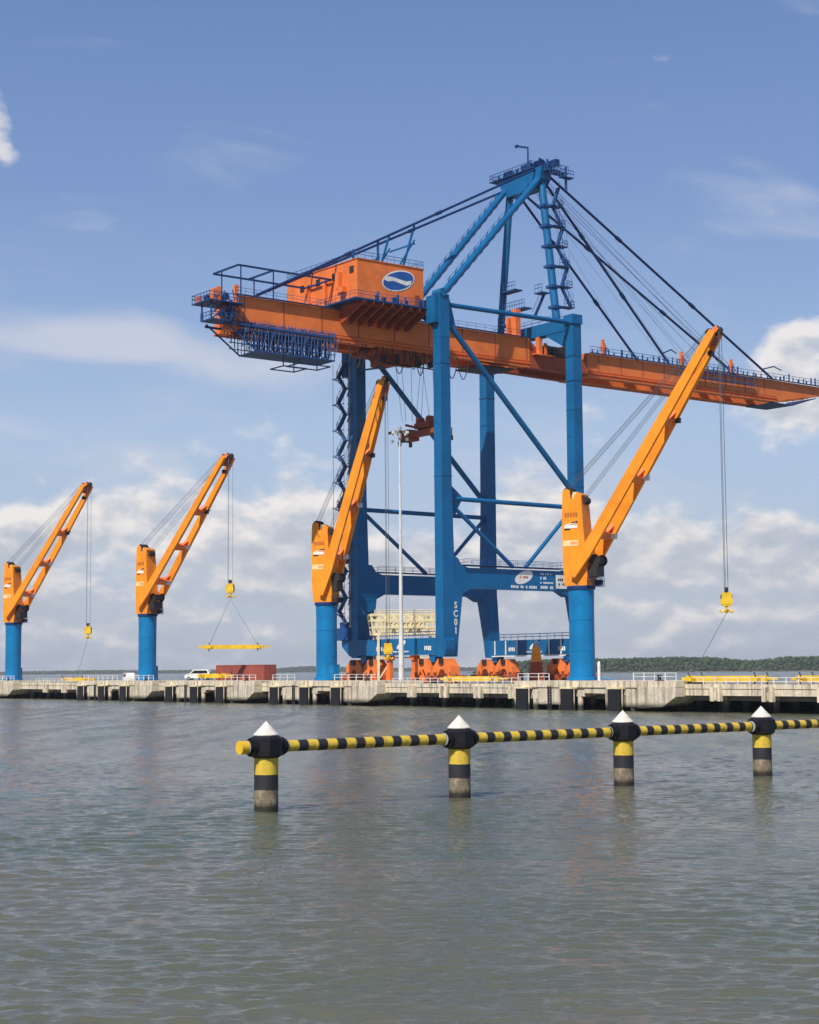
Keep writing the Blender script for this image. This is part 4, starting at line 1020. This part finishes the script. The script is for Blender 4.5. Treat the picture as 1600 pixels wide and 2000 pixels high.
for u in (0, G):
    for v in (2.3, W - 2.3):
        bg = MB()
        bg.prism([(v - 1.0, 8.25), (v + 1.0, 8.25), (v + .5, 7.0), (v - .5, 7.0)], u - .8, u + .8, 'x')
        bo = P(bg, 'bogie', B_)
        for sg in (-1, 1):
            c = v + sg * 2.7
            e = MB(); e.prism([(c - 2.6, 4.75), (c - 2.3, 6.3), (c - 1.1, 7.6), (c + 1.1, 7.6), (c + 2.3, 6.3), (c + 2.6, 4.75), (c + 1.1, 4.75), (c + .45, 5.8), (c - .45, 5.8), (c - 1.1, 4.75)], u - .95, u + .95, 'x'); P(e, 'equalizer', OR, bo)
            for s2 in (-1, 1):
                e = MB(); cc = c + s2 * 1.85; e.prism([(cc - 1.0, 3.95), (cc - .75, 4.74), (cc + .75, 4.74), (cc + 1.0, 3.95)], u - .6, u + .6, 'x'); e.box(u - .95, u - .7, cc - .5, cc + .5, 4.2, 5.3); P(e, 'truck', M_['rusto'], bo)
                for s3 in (-.5, .5):
                    e = MB(); e.tube((u - .12, cc + s3, 3.88), (u + .12, cc + s3, 3.88), .36, 14); P(e, 'wheel', M_['dark'], bo)
            e = MB(); e.box(u - 1.25, u - .86, c - .5, c + .5, 6.6, 7.6); P(e, 'drive_motor', M_['dark'], bo)
    e = MB()
    for v in (-4.4, W + 4.4): e.box(u - .5, u + .5, v - .8, v + .8, 3.7, 4.8)
    P(e, 'buffer', M_['rusto'])
rr = random.Random(33)
for u in (0, G):
    for v in (-2.2, 5.2, 7.6, 16.6, 19.2, 26.6):
        m = MB(); z_ = 3.6
        m.box(u - .9, u + .9, v - rr.uniform(.3, .7), v + rr.uniform(.3, .7), z_, z_ + rr.uniform(.8, 2.2)); m.beam((u - .95, v - 1.2, 3.7), (u - .95, v + .2, 3.7 + rr.uniform(1, 3)), .2, .25); m.tube((u - 1.1, v, 4.4), (u - .9, v, 4.4), .45, 12)
        P(m, 'anchor_machinery', M_['rusto'] if rr.random() < .6 else M_['orange'])
for u in (0,):
    for v in (8.2, 15.4):
        m = MB(); m.prism([(v - .7, 3.7), (v - .35, 7.4), (v + .35, 7.4), (v + .7, 3.7)], u - .4, u + .4, 'x'); m.box(u - .7, u + .7, v - .5, v + .5, 7.4, 8.25); P(m, 'storm_anchor', M_['orange'])

# spreader
sp = thing('container_spreader', Q(14 + 5.8, SB + 12.2, 46.3), ANG, 'rust red container spreader hanging under the gantry girder', 'spreader')
m = MB(); m.box(-1.1, 1.1, -5.9, 5.9, 0.9, 1.7); m.box(-1.25, 1.25, -6.1, -5.5, 0.2, 1.6); m.box(-1.25, 1.25, 5.5, 6.1, 0.2, 1.6); m.box(-1.3, 1.3, 3.4, 5.4, 0.3, 2.2); m.build('frame', M_['rusto'], sp)
m = MB(); m.box(-.8, .8, -2.2, 2.2, 2.1, 3.1)
for y in (-1.4, 1.4): m.tube((-.5, y, 3.5), (.5, y, 3.5), .7, 14)
m.box(-.5, .5, -1.6, -1.2, 1.7, 2.1); m.box(-.5, .5, 1.2, 1.6, 1.7, 2.1); m.beam((0, 2.2, 2.4), (0, 5.6, 3.3), .4, .4); m.beam((0, -2.2, 2.4), (0, -5.6, 3.5), .4, .6); m.build('headblock', M_['rusto'], sp)
m = MB()
for x in (-1.2, 1.2):
    for y in (-5.9, 5.9): m.box(x - .2, x + .2, y - .25, y + .25, -.6, .25)
m.box(-1.3, -1.1, 4.3, 6.4, -.05, .2)
m.build('flipper', M_['dark'], sp)

# ---------------------------------------------------------------- light mast
lmx = Q(8, 85.7, ZD)
lt = thing('light_mast', lmx, ANG, 'tall pale grey floodlight mast standing before the gantry crane', 'light mast')
m = MB(); m.lathe([(.50, 0.0), (.36, 10), (.23, 26), (.14, 42.0)], 14); m.box(-.55, .55, -.55, .55, -0.0, .25); m.build('pole', M_['mast'], lt)
m = MB(); 
for k in range(14):
    a = 2 * pi * k / 14; b = 2 * pi * (k + 1) / 14; m.tube((1.5 * cos(a), 1.5 * sin(a), 42.5), (1.5 * cos(b), 1.5 * sin(b), 42.5), .09, 5)
for k in range(4): a = k * pi / 2; m.tube((0, 0, 42.4), (1.5 * cos(a), 1.5 * sin(a), 42.5), .08, 5)
m.lathe([(.3, 41.2), (.32, 43.2), (0, 43.6)], 10); m.build('ring', M_['grey'], lt)
for k in range(8):
    a = 2 * pi * (k + .3) / 8; x, y = 1.65 * cos(a), 1.65 * sin(a); m = MB(); m.box(x - .2, x + .2, y - .2, y + .2, 42.0, 42.4); m.build('floodlight', M_['dark'] if k % 2 else M_['white'], lt)
for (hx, hy, hz) in ((-.9, .9, 40.6), (.9, -.9, 40.9)):
    m = MB(); m.box(hx - .2, hx + .2, hy - .2, hy + .2, hz, hz + .5); m.build('camera_unit', M_['grey'], lt)

# ---------------------------------------------------------------- yellow lattice hopper between the rails
hp = on_deck_w(791, 18.0)
ho = thing('hopper', hp, radians(8), 'pale yellow lattice cargo hopper behind the gantry sill beam', 'hopper')
m = MB(); hw_, hd = 6.3, 2.4
for x in [-hw_ + k * (2 * hw_ / 8) for k in range(9)]:
    for y in (-hd, hd): m.beam((x * .92, y * .9, 8.6), (x, y, 12.0), .26, .26)
for z, f in ((8.6, .92), (9.8, .95), (11.0, .98), (12.0, 1.0)):
    for y in (-hd, hd): m.beam((-hw_ * f, y * f, z), (hw_ * f, y * f, z), .3, .42)
    for x in (-hw_, hw_): m.beam((x * f, -hd * f, z), (x * f, hd * f, z), .2, .26)
for k in range(8):
    x = -hw_ + k * (2 * hw_ / 8); x2 = x + 2 * hw_ / 8
    for y in (-hd, hd): m.beam((x * .92, y * .9, 8.6), (x2, y, 12.0), .2, .2); m.beam((x2 * .92, y * .9, 8.6), (x, y, 12.0), .2, .2)
m.build('bin_frame', M_['pyellow'], ho)
m = MB(); m.box8([(-2.9, -2.0, 9.0), (2.9, -2.0, 9.0), (2.9, 2.0, 9.0), (-2.9, 2.0, 9.0), (-3.4, -2.2, 10.6), (3.4, -2.2, 10.6), (3.4, 2.2, 10.6), (-3.4, 2.2, 10.6)]); m.build('bin', M_['pyellow'], ho)
for x in (-5, 5):
    for y in (-2.6, 2.6):
        m = MB(); m.beam((x, y, 0), (x, y, 8.6), .4, .4); m.build('leg', M_['pyellow'], ho)
m = MB(); m.beam((-5, -2.6, 4.5), (5, -2.6, 4.5), .25, .25); m.beam((-5, -2.6, .6), (0, -2.6, 8.4), .2, .2); m.beam((5, -2.6, .6), (0, -2.6, 8.4), .2, .2); m.build('brace', M_['pyellow'], ho)
m = MB(); m.rail([(-5.6, -2.5, 12.0), (5.6, -2.5, 12.0)], .8, 1.0, .07); m.build('handrail', M_['pyellow'], ho)

# orange tapered tower at the foot of the gantry
tp = on_deck_w(1048, 40.0)
ot = thing('cable_tower', tp, 0, 'tapered pale orange tower between the far gantry bogies', 'tower')
m = MB(); m.loft([(0, -1.3, 1.3, -1.0, 1.0), (3.6, -1.0, 1.0, -.8, .8)])
for z_ in (.8, 1.6, 2.4, 3.2): m.box(-1.45, 1.45, -1.15, 1.15, z_, z_ + .18)
m.build('base', M_['rusto'], ot)
m = MB(); m.loft([(3.61, -.95, .95, -.8, .8), (6.3, -.62, .62, -.55, .55)]); m.build('shaft', M_['yorange'], ot)
m = MB(); m.lathe([(0, 6.31), (.6, 6.31), (.5, 7.0), (0, 7.2)], 12); m.build('cap', M_['grey'], ot)

# ---------------------------------------------------------------- container, vehicles
cp = on_deck_w(480, 14.0)
ct = thing('shipping_container', cp, ANG + pi / 2 + radians(4), 'long faded red shipping container standing on the pier', 'container')
ct.scale = (1.2, 1.2, 1.2); L, Wc, Hc = 13.4, 2.44, 3.0
m = MB(); m.box(-L / 2 + .1, L / 2 - .1, -Wc / 2 + .08, Wc / 2 - .08, .12, Hc - .06)
k = 0; x = -L / 2 + .3
while x < L / 2 - .3:
    for y in (-Wc / 2 + .03, Wc / 2 - .08): m.box(x, x + .14, y, y + .05, .15, Hc - .12)
    x += .28
m.build('body', M_['red'], ct)
m = MB()
for x in (-L / 2, L / 2 - .16):
    for y in (-Wc / 2, Wc / 2 - .16): m.box(x, x + .16, y, y + .16, 0, Hc)
for z in (0.0, Hc - .14):
    for y in (-Wc / 2 + .001, Wc / 2 - .121): m.box(-L / 2 + .16, L / 2 - .16, y, y + .12, z + .002, z + .13)
    for x in (-L / 2 + .001, L / 2 - .121): m.box(x, x + .12, -Wc / 2 + .16, Wc / 2 - .16, z + .002, z + .13)
m.build('corner_frame', M_['rusto'], ct)
for y in (-.6, .6):
    m = MB(); m.box(-L / 2 - .02, -L / 2 + .02, y - .56, y + .56, .16, Hc - .16)
    m.tube((-L / 2 - .05, y - .3, .2), (-L / 2 - .05, y - .3, Hc - .2), .03, 5); m.tube((-L / 2 - .05, y + .3, .2), (-L / 2 - .05, y + .3, Hc - .2), .03, 5); m.build('door', M_['red'], ct)

def car(name, loc, rz, lab, cat, L, Wd, H, hood, paintm):
    t = thing(name, loc, rz, lab, cat)
    prof = [(-L / 2, .45), (-L / 2, 1.0), (-L / 2 + .12, H * .72), (-L / 2 + .5, H - .05), (-L / 2 + .9, H), (L / 2 - hood - .9, H), (L / 2 - hood, H * .62), (L / 2 - .25, H * .52), (L / 2, .85), (L / 2, .4)]
    m = MB(); m.prism(prof, -Wd / 2, Wd / 2); m.build('body', paintm, t)
    m = MB()
    for y in (-Wd / 2 - .012, Wd / 2 - .01):
        m.prism([(-L / 2 + .4, H * .63), (-L / 2 + .6, H - .2), (L / 2 - hood - 1.0, H - .2), (L / 2 - hood - .3, H * .63)], y, y + .022)
    m.build('side_window', M_['glass'], t)
    m = MB(); m.box8([(L / 2 - hood - .12, -Wd / 2 + .15, H * .66), (L / 2 - hood - .1, Wd / 2 - .15, H * .66), (L / 2 - hood - .16, Wd / 2 - .15, H * .64), (L / 2 - hood - .16, -Wd / 2 + .15, H * .64), (L / 2 - hood - .74, -Wd / 2 + .2, H - .08), (L / 2 - hood - .74, Wd / 2 - .2, H - .08), (L / 2 - hood - .84, Wd / 2 - .2, H - .1), (L / 2 - hood - .84, -Wd / 2 + .2, H - .1)]); m.build('windscreen', M_['glass'], t)
    for x in (-L / 2 + .95, L / 2 - .9):
        for y in (-Wd / 2 - .02, Wd / 2 - .2):
            m = MB(); m.tube((x, y, .36), (x, y + .22, .36), .36, 16); wh = m.build('wheel', M_['rubber'], t)
            m = MB(); m.tube((x, y - .01, .36), (x, y + .23, .36), .2, 12); m.build('rim', M_['grey'], wh)
    for y in (-Wd / 2 + .2, Wd / 2 - .5):
        m = MB(); m.box(L / 2 - .06, L / 2 + .015, y, y + .3, .72, .9); m.build('headlight', M_['cream'], t)
    return t
car('minivan', on_deck_w(388, 6.5, PT + .01), radians(168), 'white minivan parked left of the red container', 'minivan', 5.2, 1.95, 2.1, 1.0, M_['white'])
car('van', on_deck_w(251, 8.5, ZD + .01), radians(110), 'small white van half hidden left of the second crane column', 'van', 4.6, 1.8, 2.2, .5, M_['white'])

# ---------------------------------------------------------------- guard rails, barriers and bollards on the pier edge
def guard(w, s0, s1, z, lab, step=1.9, h=1.05, panel=False):
    t = thing('guard_rail', Q(w, s0, z), ANG, lab, 'guard rail', 'white guard rails along the pier')
    m = MB(); Lr = s1 - s0; n = max(2, int(Lr / step))
    for k in range(n + 1): m.box(-.05, .05, k * Lr / n - .05, k * Lr / n + .05, 0, h)
    for zz in ((h, h * .55) if not panel else (h, h * .6, h * .25)): m.box(-.035, .035, 0, Lr, zz - .05, zz + .02)
    m.build('rails', M_['white'], t)
    return t
GL = [(-1.2, 14.2, 22.0, PT, 'white guard rail right of the largest crane column'), (-1.2, 38.8, 45.5, PT, 'white guard rail left of the largest crane column'),
      (0.5, -8.5, 13.0, ZD, 'long white guard rail beside the yellow beam at far right'), (-1.2, 79.6, 92.0, PT, 'white guard rail below the nearest gantry bogies'),
      (-1.2, 104.0, 111.0, PT, 'white guard rail left of the third crane column'), (-1.2, 116.6, 127.0, PT, 'white guard rail in front of the red container'),
      (-1.2, 154.0, 162.0, PT, 'white guard rail right of the second crane column'), (-1.2, 169.0, 184.0, PT, 'white guard rail left of the second crane column'),
      (0.5, 192.0, 211.0, ZD, 'white guard rail beside the beam near the leftmost crane'), (-1.2, 218.8, 227.0, PT, 'white guard rail at the foot of the leftmost crane'),
      (0.5, 47.0, 78.0, ZD, 'white guard rail along the deck edge below the gantry')]
for g_ in GL: guard(*g_)
def bollard(w, s, z, lab):
    t = thing('bollard', Q(w, s, z), ANG, lab, 'bollard', 'black mooring bollards on the platforms')
    m = MB(); m.lathe([(.35, 0), (.26, .12), (.2, .45), (.34, .62), (.34, .74), (0, .8)], 14); m.build('post', M_['dark'], t)
    m = MB(); m.box(-.45, .45, -.45, .45, 0.0, .08); m.build('base_plate', M_['dark'], t)
for (d_, nm) in zip(DOL[:5], ('at the right end of the largest crane platform', 'at the right end of the platform under the third crane', 'on the platform below the red container', 'at the right end of the second crane platform', 'on the leftmost crane platform')):
    bollard(-1.0, d_ - 16.5, PT, 'black mooring bollard ' + nm)
# grey standpipe by the largest crane and deck kit
sp_ = thing('standpipe', Q(2.6, 32.6, PT), ANG, 'slim white vertical tank right of the largest crane column', 'tank')
m = MB(); m.lathe([(.22, 0), (.22, 2.4), (.15, 2.6), (0, 2.7)], 14); m.build('tank', M_['white'], sp_)
m = MB(); m.tube((0, 0, .4), (.9, -1.6, .1), .09, 6); m.build('brace', M_['blue'], sp_)
cab = thing('electric_cabinet', Q(3.0, 98.2, PT), ANG, 'blue electric cabinet right of the third crane column', 'cabinet')
m = MB(); m.box(-.6, .6, -.8, .8, .15, 2.6); m.box(-.65, .65, -.85, .85, 2.6, 2.72); m.build('body', M_['blue'], cab)
m = MB(); m.box(-.63, -.6, -.7, .7, .3, 2.45); m.build('door', M_['blue'], cab)
m = MB(); m.box(-.5, .5, -.7, .7, 0, .15); m.build('base', M_['dark'], cab)

# ---------------------------------------------------------------- striped pile barrier in the foreground
SP = [(-5.95, 69.84), (2.15, 76.51), (10.35, 83.2), (18.5, 89.9), (26.65, 96.6)]
pm = striped('pile_bands', 2, 100.0, YEL, BLK, 0.5)
def pile_mat():
    m, n, b = mat_new('barrier_pile_paint')
    tcn = n.node('ShaderNodeTexCoord'); ob = tcn.outputs['Object']; sp = n.node('ShaderNodeSeparateXYZ'); n.put(sp.inputs[0], ob)
    nz = n.noise(ob, 5.0, 5, 0.65); ns = n.noise(ob, 22.0, 4, 0.7)
    oi = n.node('ShaderNodeObjectInfo')
    z = n.m('ADD', sp.outputs[2], n.m('MULTIPLY', n.m('SUBTRACT', nz, .5), .10))
    z2 = sp.outputs[2]
    stn = n.mix(n.ss(n.noise(ob, 3.2, 6, .7), .42, .66), (0.17, 0.135, 0.085), (0.34, 0.29, 0.20))
    stn = n.mix(n.m('MULTIPLY', n.ss(ns, .5, .7), .5), stn, (0.10, 0.085, 0.06))
    stn = n.mix(n.m('SUBTRACT', 1.0, n.ss(z, .16, .46)), stn, (0.022, 0.020, 0.012))
    yel = n.mix(n.m('MULTIPLY', n.ss(nz, .46, .70), .65), YEL, (0.38, 0.25, 0.05)); yel = n.mix(n.m('MULTIPLY', n.ss(ns, .62, .70), .8), yel, (0.10, 0.07, 0.04))
    blk = n.mix(n.m('MULTIPLY', n.ss(ns, .45, .75), .35), BLK, (0.09, 0.075, 0.06))
    c = n.mix(n.m('GREATER_THAN', z, .88), stn, blk)
    c = n.mix(n.m('GREATER_THAN', z2, 1.50), c, yel)
    c = n.mix(n.m('GREATER_THAN', z2, 2.17), c, BLK)
    n.put(b.inputs['Base Color'], c); n.put(b.inputs['Roughness'], n.mr(nz, .2, .8, .5, .8))
    bp = n.node('ShaderNodeBump'); bp.inputs['Strength'].default_value = .6; bp.inputs['Distance'].default_value = .03; n.put(bp.inputs['Height'], nz); n.put(b.inputs['Normal'], bp.outputs[0])
    return m
M_['bpile'] = pile_mat()
M_['collar'] = paint('black_collar_paint', (0.011, 0.011, 0.016), .5, .25, (.05, .045, .04), 2.0)
M_['capw'] = paint('weathered_white_cap', (0.72, 0.67, 0.60), .65, .85, (.26, .21, .17), 4.5)
plabs = ['leftmost striped pile, at the open end of the floating barrier', 'second striped pile from left, below the gantry legs', 'third striped pile from left, below the largest crane', 'rightmost striped pile in the picture, below bare pier', 'striped pile beyond the right edge']
pd = (Vector((*SP[1], 0)) - Vector((*SP[0], 0))).normalized(); prz = math.atan2(pd.y, pd.x)
PZ = 2.62
def guard_pile():
    t = thing('guard_pile', (SP[0][0], SP[0][1], 0), prz, plabs[0], 'pile', 'yellow and black striped piles standing in the water')
    m = MB(); m.lathe([(.495, -1.5), (.495, 2.2)], 40); m.build('shaft', M_['bpile'], t)
    m = MB(); n = 8
    def oct_(r): return [(r * cos(2 * pi * (k + .5) / n), r * sin(2 * pi * (k + .5) / n)) for k in range(n)]
    def ring(r0, z0, r1, z1):
        a, b = oct_(r0), oct_(r1); c0 = len(m.v)
        m.v.extend([(x, y, z0) for x, y in a]); m.v.extend([(x, y, z1) for x, y in b])
        for k in range(n): m.face([c0 + k, c0 + (k + 1) % n, c0 + n + (k + 1) % n, c0 + n + k])
    ring(.50, 2.16, .70, 2.28); ring(.70, 2.28, .72, 2.96); ring(.72, 2.96, .50, 3.08); ring(.50, 3.08, .001, 3.10); ring(.001, 2.15, .50, 2.16)
    for sg in (-1, 1):
        m.tube((sg * .62, 0, PZ), (sg * .80, 0, PZ), .38, 20); m.tube((sg * .80, 0, PZ), (sg * .93, 0, PZ), .30, 20)
        for a in range(8): m.tube((sg * .80, .34 * cos(a * pi / 4), PZ + .34 * sin(a * pi / 4)), (sg * .85, .34 * cos(a * pi / 4), PZ + .35 * sin(a * pi / 4)), .035, 6)
    for z in (2.42, 2.85): ring(.735, z, .735, z + .05)
    cl = m.build('collar', M_['collar'], t)
    m = MB()
    for sg in (-1, 1): m.tube((sg * .935, 0, PZ), (sg * .955, 0, PZ), .285, 20)
    m.build('gasket', M_['grey'], cl)
    m = MB(); m.lathe([(.52, 3.08), (.53, 3.12), (.02, 3.66), (0, 3.67)], 32); m.build('cone_cap', M_['capw'], t)
    return t
gp = guard_pile()
for k in range(1, 5):
    c = copy_tree(gp); c.location = (SP[k][0], SP[k][1], 0); c.rotation_euler = (0, 0, prz + radians([0, 3, -2, 4, 1][k])); c['label'] = plabs[k]
def pipe(a, b, lab, phase, endcap=False):
    A = Vector((*a, PZ)); B = Vector((*b, PZ)); d = (B - A); Lp = d.length; t = thing('barrier_pipe', A, math.atan2(d.y, d.x), lab, 'barrier pipe', 'striped barrier pipes between the piles')
    m = MB(); m.tube((.96, 0, 0), (Lp - .96, 0, 0), .235, 24); o = m.build('pipe', PIPEM, t); return t
PIPEM = striped('pipe_bands', 0, 1.0, YEL, BLK, 0.52, 0.0)
for k in range(4): pipe(SP[k], SP[k + 1], ['striped barrier pipe between the leftmost and second piles', 'striped barrier pipe between the second and third piles', 'striped barrier pipe between the third and rightmost piles', 'striped barrier pipe leaving the frame at right'][k], 0)
st = thing('pipe_stub', (SP[0][0], SP[0][1], PZ), prz, 'short capped yellow pipe end on the leftmost pile', 'pipe end')
m = MB(); m.tube((-.96, 0, 0), (-1.27, 0, 0), .26, 24); m.build('pipe', M_['yellow'], st)
m = MB(); m.tube((-1.27, 0, 0), (-1.32, 0, 0), .275, 24); m.build('end_cap', M_['yellow'], st)

# ---------------------------------------------------------------- haze
hz = MB(); hz.box(-12000, 12000, -12000, 12000, -1.0, 112.0)
hm = bpy.data.materials.new('haze'); hm.use_nodes = True
for n in list(hm.node_tree.nodes): hm.node_tree.nodes.remove(n)
hn = NG(hm.node_tree); pv = hn.node('ShaderNodeVolumePrincipled'); pv.inputs['Color'].default_value = (0.86, 0.91, 1.0, 1); pv.inputs['Density'].default_value = 0.00007; pv.inputs['Anisotropy'].default_value = 0.2
oo = hn.node('ShaderNodeOutputMaterial'); hm.node_tree.links.new(pv.outputs[0], oo.inputs['Volume'])
tag(hz.build('haze', hm), 'thin pale sea haze', None, None, 'stuff')
